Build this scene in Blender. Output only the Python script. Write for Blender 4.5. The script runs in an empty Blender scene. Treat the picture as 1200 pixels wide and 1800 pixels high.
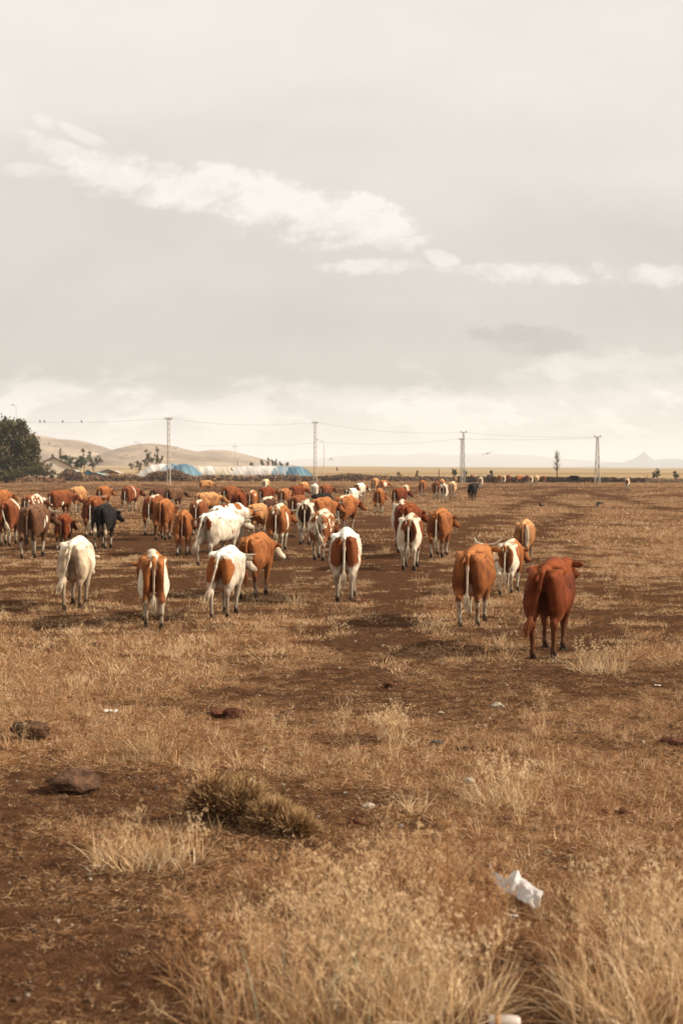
import bpy, bmesh, math, random
import numpy as np
from mathutils import Vector, Matrix, Euler

scene = bpy.context.scene
COL = scene.collection
R = math.radians

# ---------------------------------------------------------------- camera
CAM_H = 2.65
FPX = 2500.0            # focal length in photograph pixels (50 mm on a 36 mm tall frame)
HORIZON = 821.0
PITCH = math.atan((900 - HORIZON) / FPX)
cam_data = bpy.data.cameras.new('camera')
cam_data.sensor_fit = 'VERTICAL'
cam_data.sensor_height = 36.0
cam_data.sensor_width = 24.0
cam_data.lens = 50.0
cam_data.clip_start = 0.1
cam_data.clip_end = 60000.0
cam_data.dof.use_dof = True
cam_data.dof.focus_distance = 22.0
cam_data.dof.aperture_fstop = 2.5
cam = bpy.data.objects.new('camera', cam_data)
cam.location = (0, 0, CAM_H)
cam.rotation_euler = (math.pi / 2 - PITCH, 0, 0)
COL.objects.link(cam)
scene.camera = cam

# ---------------------------------------------------------------- light
SUN_AZ, SUN_EL = R(92), R(31)      # clockwise from the view direction (+Y)
sun_data = bpy.data.lights.new('sun', 'SUN')
sun_data.energy = 5.0
sun_data.angle = R(2.5)
sun_data.color = (1.0, 0.90, 0.76)
sun = bpy.data.objects.new('sun', sun_data)
sd = Vector((math.sin(SUN_AZ) * math.cos(SUN_EL), math.cos(SUN_AZ) * math.cos(SUN_EL), math.sin(SUN_EL)))
sun.rotation_euler = sd.to_track_quat('Z', 'Y').to_euler()
sun.location = (40, 10, 40)
COL.objects.link(sun)

vs = scene.view_settings
vs.view_transform = 'Standard'
vs.look = 'None'
vs.exposure = 0.45
vs.gamma = 1.0
vs.use_curve_mapping = False
scene.render.engine = 'CYCLES'
scene.cycles.use_denoising = True
scene.cycles.max_bounces = 5
scene.cycles.diffuse_bounces = 2
scene.cycles.transparent_max_bounces = 8

# ---------------------------------------------------------------- node helpers
class S:
    """A node socket that can be used in arithmetic."""
    def __init__(s, t, sock): s.t, s.k = t, sock
    def _m(s, op, o=None, third=None):
        n = s.t.nodes.new('ShaderNodeMath'); n.operation = op
        put(s.t, n.inputs[0], s)
        if o is not None: put(s.t, n.inputs[1], o)
        if third is not None: put(s.t, n.inputs[2], third)
        return S(s.t, n.outputs[0])
    def __add__(s, o): return s._m('ADD', o)
    def __radd__(s, o): return s._m('ADD', o)
    def __sub__(s, o): return s._m('SUBTRACT', o)
    def __rsub__(s, o): return (s * -1.0) + o
    def __mul__(s, o): return s._m('MULTIPLY', o)
    def __rmul__(s, o): return s._m('MULTIPLY', o)
    def __truediv__(s, o): return s._m('DIVIDE', o)
    def pow(s, o): return s._m('POWER', o)
    def abs(s): return s._m('ABSOLUTE')
    def max(s, o): return s._m('MAXIMUM', o)
    def min(s, o): return s._m('MINIMUM', o)
    def sqrt(s): return s._m('SQRT')
    def sin(s): return s._m('SINE')
    def step(s, a, b):           # smoothstep from a to b (a may exceed b)
        n = s.t.nodes.new('ShaderNodeMapRange'); n.interpolation_type = 'SMOOTHSTEP'
        put(s.t, n.inputs[0], s)
        if a <= b:
            n.inputs[1].default_value, n.inputs[2].default_value, n.inputs[3].default_value, n.inputs[4].default_value = a, b, 0, 1
        else:
            n.inputs[1].default_value, n.inputs[2].default_value, n.inputs[3].default_value, n.inputs[4].default_value = b, a, 1, 0
        return S(s.t, n.outputs[0])

def put(t, inp, v):
    if isinstance(v, S): t.links.new(v.k, inp)
    elif isinstance(v, (tuple, list)):
        n = len(inp.default_value)
        inp.default_value = tuple(v)[:n] if len(v) >= n else tuple(v) + (1.0,) * (n - len(v))
    else: inp.default_value = v

def noise(t, vec, scale, detail=4.0, rough=0.55, dist=0.0, out=0, dims='3D'):
    n = t.nodes.new('ShaderNodeTexNoise'); n.noise_dimensions = dims
    put(t, n.inputs['Vector'], vec)
    n.inputs['Scale'].default_value = scale
    n.inputs['Detail'].default_value = detail
    n.inputs['Roughness'].default_value = rough
    n.inputs['Distortion'].default_value = dist
    return S(t, n.outputs[out])

def voronoi(t, vec, scale):
    n = t.nodes.new('ShaderNodeTexVoronoi')
    put(t, n.inputs['Vector'], vec); n.inputs['Scale'].default_value = scale
    return S(t, n.outputs['Distance']), S(t, n.outputs['Color'])

def sep(t, vec):
    n = t.nodes.new('ShaderNodeSeparateXYZ'); put(t, n.inputs[0], vec)
    return [S(t, n.outputs[i]) for i in range(3)]

def comb(t, x, y, z):
    n = t.nodes.new('ShaderNodeCombineXYZ')
    for i, v in enumerate((x, y, z)): put(t, n.inputs[i], v)
    return S(t, n.outputs[0])

def vmul(t, vec, k, add=(0, 0, 0)):
    n = t.nodes.new('ShaderNodeVectorMath'); n.operation = 'MULTIPLY_ADD'
    put(t, n.inputs[0], vec); n.inputs[1].default_value = k; n.inputs[2].default_value = add
    return S(t, n.outputs[0])

def mixc(t, f, a, b):
    n = t.nodes.new('ShaderNodeMix'); n.data_type = 'RGBA'; n.clamp_factor = True
    put(t, n.inputs[0], f); put(t, n.inputs[6], a); put(t, n.inputs[7], b)
    return S(t, n.outputs[2])

def mulc(t, a, f):
    n = t.nodes.new('ShaderNodeMix'); n.data_type = 'RGBA'; n.blend_type = 'MULTIPLY'
    n.inputs[0].default_value = 1.0
    put(t, n.inputs[6], a)
    put(t, n.inputs[7], comb(t, f, f, f) if isinstance(f, S) else f)
    return S(t, n.outputs[2])

def attr(t, name, kind='GEOMETRY', out='Fac'):
    n = t.nodes.new('ShaderNodeAttribute'); n.attribute_type = kind; n.attribute_name = name
    return S(t, n.outputs[out])

def objco(t):
    n = t.nodes.new('ShaderNodeTexCoord'); return S(t, n.outputs['Object'])

def inst_random(t):
    n = t.nodes.new('ShaderNodeObjectInfo'); return S(t, n.outputs['Random'])

def new_mat(name):
    m = bpy.data.materials.new(name); m.use_nodes = True
    t = m.node_tree
    for n in list(t.nodes): t.nodes.remove(n)
    out = t.nodes.new('ShaderNodeOutputMaterial')
    b = t.nodes.new('ShaderNodeBsdfPrincipled')
    t.links.new(b.outputs[0], out.inputs[0])
    return m, t, b, out

def finish(t, b, color, rough=0.8, spec=0.25, bump=None, bstr=0.3, bdist=0.02):
    put(t, b.inputs['Base Color'], color)
    put(t, b.inputs['Roughness'], rough)
    put(t, b.inputs['Specular IOR Level'], spec)
    if bump is not None:
        n = t.nodes.new('ShaderNodeBump'); put(t, n.inputs['Height'], bump)
        n.inputs['Strength'].default_value = bstr; n.inputs['Distance'].default_value = bdist
        t.links.new(n.outputs[0], b.inputs['Normal'])

def plain_mat(name, col, rough=0.8, spec=0.25, var=0.25, scale=3.0, metallic=0.0):
    m, t, b, o = new_mat(name)
    f = noise(t, objco(t), scale, 4) * (2 * var) + (1 - var)
    finish(t, b, mulc(t, col, f), rough, spec)
    b.inputs['Metallic'].default_value = metallic
    return m

# ---------------------------------------------------------------- sky
world = bpy.data.worlds.new('World'); scene.world = world
world.use_nodes = True
def build_world():
    t = world.node_tree
    for n in list(t.nodes): t.nodes.remove(n)
    out = t.nodes.new('ShaderNodeOutputWorld')
    bg = t.nodes.new('ShaderNodeBackground'); t.links.new(bg.outputs[0], out.inputs[0])
    tc = t.nodes.new('ShaderNodeTexCoord'); d = S(t, tc.outputs['Generated'])
    sky = t.nodes.new('ShaderNodeTexSky'); sky.sky_type = 'NISHITA'; sky.sun_disc = False
    sky.sun_elevation = SUN_EL; sky.sun_rotation = SUN_AZ
    sky.dust_density = 3.0; sky.air_density = 1.0
    blue = mulc(t, S(t, sky.outputs[0]), (0.10, 0.10, 0.10, 1))
    x, y, z = sep(t, d)
    n = t.nodes.new('ShaderNodeMath'); n.operation = 'ARCTAN2'; put(t, n.inputs[0], x); put(t, n.inputs[1], y)
    az = S(t, n.outputs[0])
    el = z._m('ARCSINE')
    # broad layers of the overcast on a seamless (stereographic) sheet of sky
    k = (z.max(-0.2) + 1.0).pow(-1.0)
    sx, sy = x * k, y * k
    def sky_noise(scale, stretch, detail, rough, ox, oy):
        return noise(t, comb(t, sx + ox, sy * stretch + oy, 0.0), scale, detail, rough, dims='2D')
    n1 = sky_noise(2.3, 3.2, 2, 0.55, 0.0, 0.0)
    n2 = sky_noise(9.0, 2.2, 3, 0.58, 3.1, 1.7)
    n3 = sky_noise(26.0, 1.6, 3, 0.6, 7.3, 2.2)
    ew = el + (n1 - 0.5) * 0.075 + (n2 - 0.5) * 0.022 - x * 0.055
    ramp = t.nodes.new('ShaderNodeValToRGB'); put(t, ramp.inputs[0], ew * 1.0)
    cr = ramp.color_ramp; cr.interpolation = 'EASE'
    stops = [(0.0, .83), (0.03, .86), (0.044, .84), (0.060, .675), (0.095, .65), (0.15, .69), (0.215, .79), (0.28, .88), (0.42, .91), (0.9, .92)]
    while len(cr.elements) < len(stops): cr.elements.new(0.5)
    for e, (p, v) in zip(cr.elements, stops): e.position = p; e.color = (v, v, v, 1)
    L = S(t, ramp.outputs[0]) + (n2 - 0.5) * 0.09 + (n3 - 0.5) * 0.04 + (n1 - 0.5) * 0.12
    # puffy low cumulus in the bright band along the horizon, all the way round
    pf = sky_noise(15.0, 2.6, 4, 0.6, 1.3, 0.2)
    band = el.step(0.004, 0.03) * el.step(0.085, 0.05)
    L = L + (pf.step(0.47, 0.62) - 0.45) * band * 0.17
    # individual clouds: wobbling elongated shapes (azimuth, elevation, half length, half height, tilt, brightness)
    wob = sky_noise(17.0, 1.4, 4, 0.62, 0.7, 4.4)
    wob2 = sky_noise(17.0, 1.4, 2, 0.6, 5.7, 1.4)
    fine = sky_noise(40.0, 1.9, 5, 0.68, 2.7, 8.4)
    def px(u, v): return math.atan((u - 600) / FPX), math.atan((HORIZON - v) / FPX)
    clouds = [((400, 338), .108, .0150, -.135, 1.0), ((600, 378), .066, .0150, -.10, 1.0), ((235, 318), .058, .0085, -.12, .95), ((690, 420), .028, .0070, -.15, .8),
              ((110, 285), .030, .0062, -.42, .7), ((140, 248), .016, .0040, -.3, .45), ((62, 312), .020, .0040, .0, .5), ((72, 230), .008, .004, -.2, .5),
              ((645, 468), .036, .0042, .03, .8), ((775, 452), .014, .0050, -.1, .75), ((975, 482), .074, .0068, -.03, .9), ((1185, 486), .022, .0045, -.05, .6), ((1100, 655), .095, .0150, .02, .55), ((640, 702), .060, .0100, -.12, .5), ((900, 712), .10, .010, .0, .4)]
    tot = None
    for (c, a, b, tilt, amp) in clouds:
        ca, ce = px(*c)
        da = az - ca + (wob2 - 0.5) * 0.040
        de = el - ce + (wob - 0.5) * min(0.030, b * 2.0)
        q = de - da * tilt
        # crisp upper edge, feathered base
        up = q.max(0.0) / b; dn = q.min(0.0) / (b * 1.7)
        r = (da / a).pow(2.0) + up * up + dn * dn
        m = (r + (fine - 0.5) * 2.6 + (wob2 - 0.5) * 1.4).step(1.25, 0.10) * amp
        tot = m if tot is None else tot.max(m)
    L = L + tot * ((0.5 - fine) * 0.25 + 0.22 + (n3 - 0.5) * 0.15)
    # one darker ragged cloud under the grey layer
    dk = None
    for (c, a, b) in [((955, 608), .036, .0075), ((900, 590), .03, .006)]:
        ca, ce = px(*c)
        da = az - ca + (wob2 - 0.5) * 0.06; de = el - ce + (wob - 0.5) * 0.03
        r = (da / a).pow(2.0) + (de / b).pow(2.0)
        m = (r + (fine - 0.5) * 1.2).step(1.1, 0.2)
        dk = m if dk is None else dk.max(m)
    L = L - dk * 0.10
    L = L.max(0.35).min(0.985)
    cloud = comb(t, L * 1.0, L * 0.944, L * 0.868)
    col = mixc(t, 0.93, blue, cloud)
    # below the horizon: the light of dry ground
    col = mixc(t, el.step(-0.02, -0.12), col, (0.24, 0.17, 0.10, 1))
    put(t, bg.inputs[0], col); bg.inputs[1].default_value = 0.76
build_world()
world.cycles.sampling_method = 'NONE'
scene.cycles.volume_bounces = 1

# ---------------------------------------------------------------- numeric helpers
def hash2(ix, iy, seed):
    h = (ix.astype(np.int64) * 374761393 + iy.astype(np.int64) * 668265263 + seed * 1442695041) & 0x7fffffff
    h = ((h ^ (h >> 13)) * 1274126177) & 0x7fffffff
    return ((h ^ (h >> 16)) & 0xffff) / 65535.0

def vnoise(x, y, seed=0):
    x = np.asarray(x, float); y = np.asarray(y, float)
    ix, iy = np.floor(x), np.floor(y); fx, fy = x - ix, y - iy
    fx = fx * fx * (3 - 2 * fx); fy = fy * fy * (3 - 2 * fy)
    a, b = hash2(ix, iy, seed), hash2(ix + 1, iy, seed)
    c, d = hash2(ix, iy + 1, seed), hash2(ix + 1, iy + 1, seed)
    return (a * (1 - fx) + b * fx) * (1 - fy) + (c * (1 - fx) + d * fx) * fy

def fbm(x, y, seed=0, octs=4):
    x = np.asarray(x, float); y = np.asarray(y, float)
    s, a, tot = 0, 1.0, 0
    for i in range(octs):
        s = s + a * vnoise(x * 2 ** i + 17.3 * i, y * 2 ** i - 9.1 * i, seed + i); tot += a; a *= 0.5
    return s / tot

def sstep(v, a, b):
    u = np.clip((np.asarray(v, float) - a) / (b - a), 0, 1); return u * u * (3 - 2 * u)

def gh(x, y):
    """Height of the ground."""
    x = np.asarray(x, float); y = np.asarray(y, float)
    d = np.hypot(x, y)
    near = (fbm(x / 2.3, y / 2.3, 5, 3) - 0.5) * 0.11 * sstep(d, 60, 12) + (fbm(x / 9, y / 9, 8, 2) - 0.5) * 0.10 * sstep(d, 3, 12)
    far = sstep(d, 330, 2600) * (3.2 - 3.4 * np.clip(x / np.maximum(d, 1), -.3, .3) / .24) + (fbm(x / 420, y / 420, 3, 3) - 0.5) * 3.0 * sstep(d, 350, 1100)
    return near + far

def ray(px, py):
    v = Vector(((px - 600) / FPX, (900 - py) / FPX, -1.0))
    v = cam.rotation_euler.to_matrix() @ v
    return v

def ground_at(px, py, z=None):
    """The point of the ground (or of height z) that the photograph shows at a pixel."""
    d = ray(px, py); zz = 0.0 if z is None else z
    for _ in range(4):
        k = (zz - CAM_H) / d.z
        p = Vector((0, 0, CAM_H)) + d * k
        if z is None: zz = float(gh(p.x, p.y))
        else: break
    return p

def at_depth(px, py, Y):
    d = ray(px, py); return Vector((0, 0, CAM_H)) + d * (Y / d.y)

def link(o, parent=None):
    COL.objects.link(o)
    if parent is not None: o.parent = parent
    return o

def mesh_obj(name, verts, faces, mat=None, parent=None, smooth=False, attrs=None):
    me = bpy.data.meshes.new(name)
    me.from_pydata([tuple(v) for v in verts], [], [tuple(f) for f in faces])
    if smooth: me.polygons.foreach_set('use_smooth', [True] * len(me.polygons))
    if attrs:
        for k, v in attrs.items():
            a = me.attributes.new(k, 'FLOAT', 'POINT'); a.data.foreach_set('value', np.asarray(v, np.float32))
    if mat is not None: me.materials.append(mat)
    me.update()
    return link(bpy.data.objects.new(name, me), parent)

def fast_mesh(name, V, F, mat=None, smooth=False, attrs=None):
    """Mesh from numpy arrays; F is (n,3) or (n,4)."""
    V = np.asarray(V, np.float32); F = np.asarray(F, np.int32)
    me = bpy.data.meshes.new(name)
    k = F.shape[1]
    me.vertices.add(len(V)); me.vertices.foreach_set('co', V.ravel())
    me.loops.add(F.size); me.loops.foreach_set('vertex_index', F.ravel())
    me.polygons.add(len(F))
    me.polygons.foreach_set('loop_start', np.arange(0, F.size, k, dtype=np.int32))
    me.polygons.foreach_set('loop_total', np.full(len(F), k, np.int32))
    if smooth: me.polygons.foreach_set('use_smooth', np.ones(len(F), bool))
    if attrs:
        for a, v in attrs.items():
            at = me.attributes.new(a, 'FLOAT', 'POINT'); at.data.foreach_set('value', np.asarray(v, np.float32))
    if mat is not None: me.materials.append(mat)
    me.update(calc_edges=True); me.validate()
    return me

def tag(o, label=None, cat=None, group=None, kind=None):
    if label: o['label'] = label
    if cat: o['category'] = cat
    if group: o['group'] = group
    if kind: o['kind'] = kind
    return o

def empty(name, loc, rz=0.0):
    o = bpy.data.objects.new(name, None); o.location = loc; o.rotation_euler = (0, 0, rz)
    o.empty_display_size = 0.2
    return link(o)

class MB:
    """Collects boxes, bars, tubes, lumps; build() links them as one mesh object."""
    def __init__(s): s.v, s.f = [], []
    def add(s, v, f):
        n = len(s.v); s.v += [tuple(p) for p in v]; s.f += [tuple(i + n for i in q) for q in f]; return s
    def box(s, c, size, rz=0.0, rot=None):
        hx, hy, hz = size[0] / 2, size[1] / 2, size[2] / 2
        m = rot if rot is not None else Matrix.Rotation(rz, 3, 'Z')
        P = [Vector(c) + m @ Vector((a * hx, b * hy, d * hz)) for a in (-1, 1) for b in (-1, 1) for d in (-1, 1)]
        return s.add(P, [(0, 1, 3, 2), (4, 6, 7, 5), (0, 4, 5, 1), (2, 3, 7, 6), (0, 2, 6, 4), (1, 5, 7, 3)])
    def tube(s, pts, rad, n=6, cap=True):
        pts = [Vector(p) for p in pts]
        if not isinstance(rad, (list, tuple)): rad = [rad] * len(pts)
        V, F = [], []
        ref = Vector((0.13, 0.2, 1)) if abs((pts[-1] - pts[0]).normalized().z) < 0.9 else Vector((1, 0.1, 0))
        for i, p in enumerate(pts):
            d = (pts[min(i + 1, len(pts) - 1)] - pts[max(i - 1, 0)]).normalized()
            a = d.cross(ref).normalized(); b = d.cross(a)
            for k in range(n):
                t = 2 * math.pi * k / n
                V.append(p + (a * math.cos(t) + b * math.sin(t)) * rad[i])
        for i in range(len(pts) - 1):
            for k in range(n):
                F.append((i * n + k, (i + 1) * n + k, (i + 1) * n + (k + 1) % n, i * n + (k + 1) % n))
        if cap:
            F.append(tuple(range(n))); F.append(tuple((len(pts) - 1) * n + k for k in reversed(range(n))))
        return s.add(V, F)
    def build(s, name, mat, parent=None, smooth=False):
        return mesh_obj(name, s.v, s.f, mat, parent, smooth)
# ================================================================ ground
TRACKS = [[(700, 1010), (790, 950), (850, 915), (900, 893), (960, 872), (1010, 860)],
          [(905, 962), (950, 930), (1005, 908), (1030, 897), (985, 884), (930, 880)],
          [(560, 1240), (700, 1090), (690, 1000), (740, 960)],
          [(880, 1800), (930, 1680), (960, 1600), (1010, 1520)],
          [(1200, 900), (1100, 880), (1040, 868)],
          [(300, 1010), (420, 1000), (560, 985), (700, 975)],
          [(0, 1010), (100, 1000), (260, 1005), (420, 1010)]]
TR_W = [np.array([tuple(ground_at(*p))[:2] for p in t]) for t in TRACKS]
BARE_AND_SHADE = [((90, 1480), 1.5, 1.7, .75), ((60, 1640), 1.35, 1.3, .8), ((210, 1720), .8, .8, .5), ((905, 1720), .45, 1.3, .8), ((560, 1235), 1.6, 1.6, .45), ((190, 1385), 1.3, .9, .6),
        ((820, 1150), 2.8, 2.6, .22), ((1000, 1250), 3, 2.2, .35), ((970, 1175), 1.2, 1.5, .5), ((1120, 1180), 1.2, 1.5, .4), ((700, 1380), .9, 1.0, .45), ((430, 1010), 7, 4, .45), ((150, 1030), 5, 3, .40), ((600, 1100), 3, 2.4, .12),  # first patch here: shadow left of the red cow, painted as barer soil
        ((480, 960), 9, 6, .5), ((200, 950), 8, 6, .5), ((560, 915), 12, 9, .5), ((1080, 1050), 4, 5, .2), ((300, 862), 30, 7, .6), ((700, 858), 30, 7, .35), ((1000, 858), 45, 10, .3)]
BARE_AND_SHADE_W = [(ground_at(*p), rx, ry, v) for p, rx, ry, v in BARE_AND_SHADE]
LUSH = [((600, 1640), 1.3, 1.1, .9), ((1120, 1640), .8, 1.2, .9), ((250, 1470), .7, .6, .6), ((560, 1330), 1.6, 1.0, .45), ((80, 1200), 2.2, 1.6, .45), ((290, 1290), 1.5, 1.2, .4), ((880, 1370), .9, 1.0, .5), ((1060, 1160), 1.0, .8, .6),
        ((1100, 1390), 1.8, 1.1, .35), ((250, 1150), 2, 1.2, .35), ((560, 1150), 2, 1.2, .3), ((300, 846), 45, 9, .9), ((900, 900), 12, 7, .4), ((1100, 940), 7, 7, .3), ((830, 1100), .8, .5, .5), ((430, 1120), 1.5, .8, .4)]
LUSH_W = [(ground_at(*p), rx, ry, v) for p, rx, ry, v in LUSH]
def soil(x, y):
    """0 = thick straw, 1 = bare earth."""
    x = np.asarray(x, float); y = np.asarray(y, float)
    d = np.hypot(x, y); sc = np.clip(d / 22, 0.5, 6)
    v = 0.42 + (fbm(x / .5, y / .5, 21, 4) - 0.5) * 1.3 + (fbm(x / 1.5, y / 1.5, 27, 3) - 0.5) * 0.8 + (fbm(x / 6.5, y / 9.0, 31, 3) - 0.5) * 0.7 + (fbm(x / 30, y / 50, 37, 2) - 0.5) * 0.5
    for p, rx, ry, k in BARE_AND_SHADE_W: v = v + .9 * k * np.exp(-(((x - p.x) / rx) ** 2 + ((y - p.y) / ry) ** 2))
    for p, rx, ry, k in LUSH_W: v = v - k * np.exp(-(((x - p.x) / rx) ** 2 + ((y - p.y) / ry) ** 2))
    for pts in TR_W:
        best = np.full(x.shape, 99.0)
        for a, b in zip(pts[:-1], pts[1:]):
            ab = b - a; h = np.clip(((x - a[0]) * ab[0] + (y - a[1]) * ab[1]) / (ab @ ab), 0, 1)
            best = np.minimum(best, np.hypot(x - a[0] - h * ab[0], y - a[1] - h * ab[1]))
        w = 0.16 + 0.006 * d + 0.22 * fbm(x / 1.3, y / 1.3, 51, 2)
        v = v + 0.65 * np.exp(-(best / w) ** 2)
    return np.clip(v, 0.06, 1)

def ground_mat():
    m, t, b, o = new_mat('dry_earth_and_straw')
    co = objco(t)
    s = attr(t, 'soil')
    fine = noise(t, vmul(t, co, (1, 1, 0)), 34.0, 5, 0.75, dims='2D')
    mid = noise(t, vmul(t, co, (1, 0.8, 0), (3, 5, 0)), 7.0, 4, 0.6, dims='2D')
    big = noise(t, vmul(t, co, (0.25, 0.18, 0), (9, 1, 0)), 1.0, 3, 0.55, dims='2D')
    straw = ((fine - 0.5) * 1.5 + (mid - 0.5) * 1.1 + (0.5 - s) * 0.95 + 0.40)
    earth = mixc(t, mid.step(0.3, 0.7), (0.050, 0.020, 0.010), (0.112, 0.050, 0.024))
    earth = mixc(t, fine.step(0.55, 0.8) * 0.5, earth, (0.22, 0.125, 0.064))
    speck = noise(t, vmul(t, co, (1, 0.7, 0), (2, 8, 0)), 105.0, 2, 0.6, dims='2D')
    earth = mixc(t, speck.step(0.58, 0.68) * 0.7, earth, (0.27, 0.165, 0.085))
    earth = mixc(t, speck.step(0.42, 0.30) * 0.7, earth, (0.022, 0.010, 0.005))
    dry = mixc(t, fine.step(0.35, 0.75), (0.130, 0.056, 0.024), (0.31, 0.164, 0.076))
    dry = mixc(t, big.step(0.48, 0.7) * 0.40, dry, (0.15, 0.105, 0.050))
    near = mixc(t, straw.step(0.34, 0.72), earth, dry)
    # the far plain: broad strips of stubble and fallow
    x, y, z = sep(t, co)
    dist = (x * x + y * y).sqrt()
    st = noise(t, comb(t, x * 0.0007, y * 0.006 + x * 0.0009, 0.0), 1.0, 3, 0.5, dims='2D')
    st2 = noise(t, comb(t, x * 0.02, y * 0.05, 0.0), 1.0, 4, 0.6, dims='2D')
    far = mixc(t, st.step(0.36, 0.66), (0.235, 0.150, 0.070), (0.40, 0.285, 0.15))
    far = mixc(t, st.step(0.62, 0.70) * 0.7, far, (0.20, 0.135, 0.062))
    far = mixc(t, st2.step(0.5, 0.75) * 0.3, far, (0.22, 0.15, 0.07))
    col = mixc(t, dist.step(250, 330), near, far)
    finish(t, b, col, 1.0, 0.0, fine + mid, 0.8, 0.05)
    return m

def build_ground():
    def axis(segs):
        out = [segs[0][0]]
        for a, b_, n, g in segs:
            u = np.linspace(0, 1, n + 1)[1:]
            out += list(a + (b_ - a) * (u ** g))
        return np.array(out)
    pos = axis([(0, 15, 88, 1), (15, 80, 50, 1.5), (80, 700, 34, 2.0), (700, 13500, 30, 2.2)])
    xs = np.concatenate([-pos[:0:-1], pos])
    ys = axis([(-400, -20, 12, .5), (-20, 5, 25, 1), (5, 26, 150, 1), (26, 70, 150, 1.2), (70, 300, 130, 1.5), (300, 3000, 80, 1.8), (3000, 13500, 24, 1.5)])
    X, Y = np.meshgrid(xs, ys)
    Z = gh(X, Y)
    sv = soil(X, Y)
    # bare ground is trodden a little lower and lumpier
    d = np.hypot(X, Y)
    V = np.stack([X, Y, Z], -1).reshape(-1, 3)
    nx, ny = len(xs), len(ys)
    i = np.arange(nx - 1)[None, :] + nx * np.arange(ny - 1)[:, None]
    F = np.stack([i, i + 1, i + nx + 1, i + nx], -1).reshape(-1, 4)
    me = fast_mesh('ground', V, F, ground_mat(), True, {'soil': sv.ravel()})
    o = link(bpy.data.objects.new('ground', me)); o['kind'] = 'structure'
build_ground()

# ================================================================ dry grass
def straw_mat(name, c0, c1, c2, trans=0.25):
    m, t, b, o = new_mat(name)
    tone = attr(t, 'tone'); r = inst_random(t)
    f = tone * 0.8 + r * 0.2
    col = mixc(t, f.step(0.05, 0.55), c0, c1)
    col = mixc(t, f.step(0.55, 0.95), col, c2)
    finish(t, b, col, 0.7, 0.2)
    tr = t.nodes.new('ShaderNodeBsdfTranslucent'); put(t, tr.inputs[0], col)
    mx = t.nodes.new('ShaderNodeMixShader'); mx.inputs[0].default_value = trans
    t.links.new(b.outputs[0], mx.inputs[1]); t.links.new(tr.outputs[0], mx.inputs[2]); t.links.new(mx.outputs[0], o.inputs[0])
    return m
STRAW = straw_mat('straw', (0.165, 0.073, 0.030), (0.44, 0.250, 0.115), (0.77, 0.55, 0.33))
STRAW_PALE = straw_mat('pale_straw', (0.30, 0.165, 0.075), (0.62, 0.42, 0.225), (0.82, 0.65, 0.43))
STRAW_RUST = straw_mat('rusty_weed', (0.15, 0.060, 0.022), (0.36, 0.182, 0.077), (0.60, 0.385, 0.20))
STRAW_SAGE = straw_mat('sage_blade', (0.26, 0.24, 0.15), (0.40, 0.37, 0.25), (0.50, 0.46, 0.33))

class Blades:
    """Curved tapering strips gathered into one mesh."""
    def __init__(s, seed): s.r = np.random.RandomState(seed); s.V, s.F, s.T = [], [], []; s.n = 0; s.Q = {}
    def blade(s, p, d, L, w, curl, tone, seg=3, droop=0.0):
        s.Q.setdefault(seg, []).append((p[0], p[1], p[2], d[0], d[1], d[2], L, w, curl, tone, droop))
    def grow(s):
        r = s.r
        VV, FF, TT = [np.array(s.V).reshape(-1, 3)], [np.array(s.F, int).reshape(-1, 4)], [np.array(s.T)]
        n0 = len(s.V)
        for seg, rows in s.Q.items():
            A = np.array(rows); m = len(A); q = A[:, :3].copy(); d = A[:, 3:6]; d = d / np.linalg.norm(d, axis=1)[:, None]
            L, w, curl, tone, droop = A[:, 6], A[:, 7], A[:, 8], A[:, 9], A[:, 10]
            side = np.cross(d, r.normal(size=(m, 3))); side /= np.linalg.norm(side, axis=1)[:, None] + 1e-9
            bend = np.cross(side, d) * np.where(r.rand(m) < .5, 1, -1)[:, None]
            mix = (r.rand(m) < .5)[:, None]; bend = np.where(mix, side * .7 + bend * .7, bend) * (curl * r.uniform(.3, 1.3, m))[:, None]
            out = []
            for i in range(seg + 1):
                ww = w * (max(1 - i / seg, 0) ** .7 if i < seg else .12)
                out += [q - side * ww[:, None] / 2, q + side * ww[:, None] / 2]
                d = d + bend / seg; d[:, 2] -= droop / seg; d = d / np.linalg.norm(d, axis=1)[:, None]; q = q + d * (L / seg)[:, None]
            k = 2 * (seg + 1)
            VV.append(np.stack(out, 1).reshape(-1, 3)); TT.append(np.repeat(tone, k))
            b = n0 + np.arange(m)[:, None] * k
            for i in range(seg): FF.append(np.stack([b[:, 0] + 2 * i, b[:, 0] + 2 * i + 1, b[:, 0] + 2 * i + 3, b[:, 0] + 2 * i + 2], 1))
            n0 += m * k
        return np.concatenate(VV), np.concatenate(FF), np.concatenate(TT)
    def strip(s, pts, w, side, tone, taper=True):
        k = len(pts); b = s.n
        for i, q in enumerate(pts):
            ww = w * (1 - i / (k - 1)) ** .7 if taper else w
            if taper and i == k - 1: ww = w * .12
            s.V.append(q - side * ww / 2); s.V.append(q + side * ww / 2); s.T += [tone, tone]
        for i in range(k - 1): s.F.append((b + 2 * i, b + 2 * i + 1, b + 2 * i + 3, b + 2 * i + 2))
        s.n += 2 * k
    def head(s, c, rad, n, tone, L=0.02, w=0.004):
        for _ in range(n):
            v = s.r.normal(size=3); v /= np.linalg.norm(v)
            s.blade(np.array(c) + v * rad * .3, v, rad * s.r.uniform(.6, 1.2), w, .3, tone + s.r.uniform(-.15, .15), 1)
    def mesh(s, name, mat):
        V, F, T = s.grow(); return fast_mesh(name, V, F, mat, False, {'tone': T})

def rdir(r, lo, hi):
    a = r.uniform(0, 2 * math.pi); e = R(r.uniform(lo, hi))
    return np.array((math.cos(a) * math.cos(e), math.sin(a) * math.cos(e), math.sin(e)))

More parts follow.
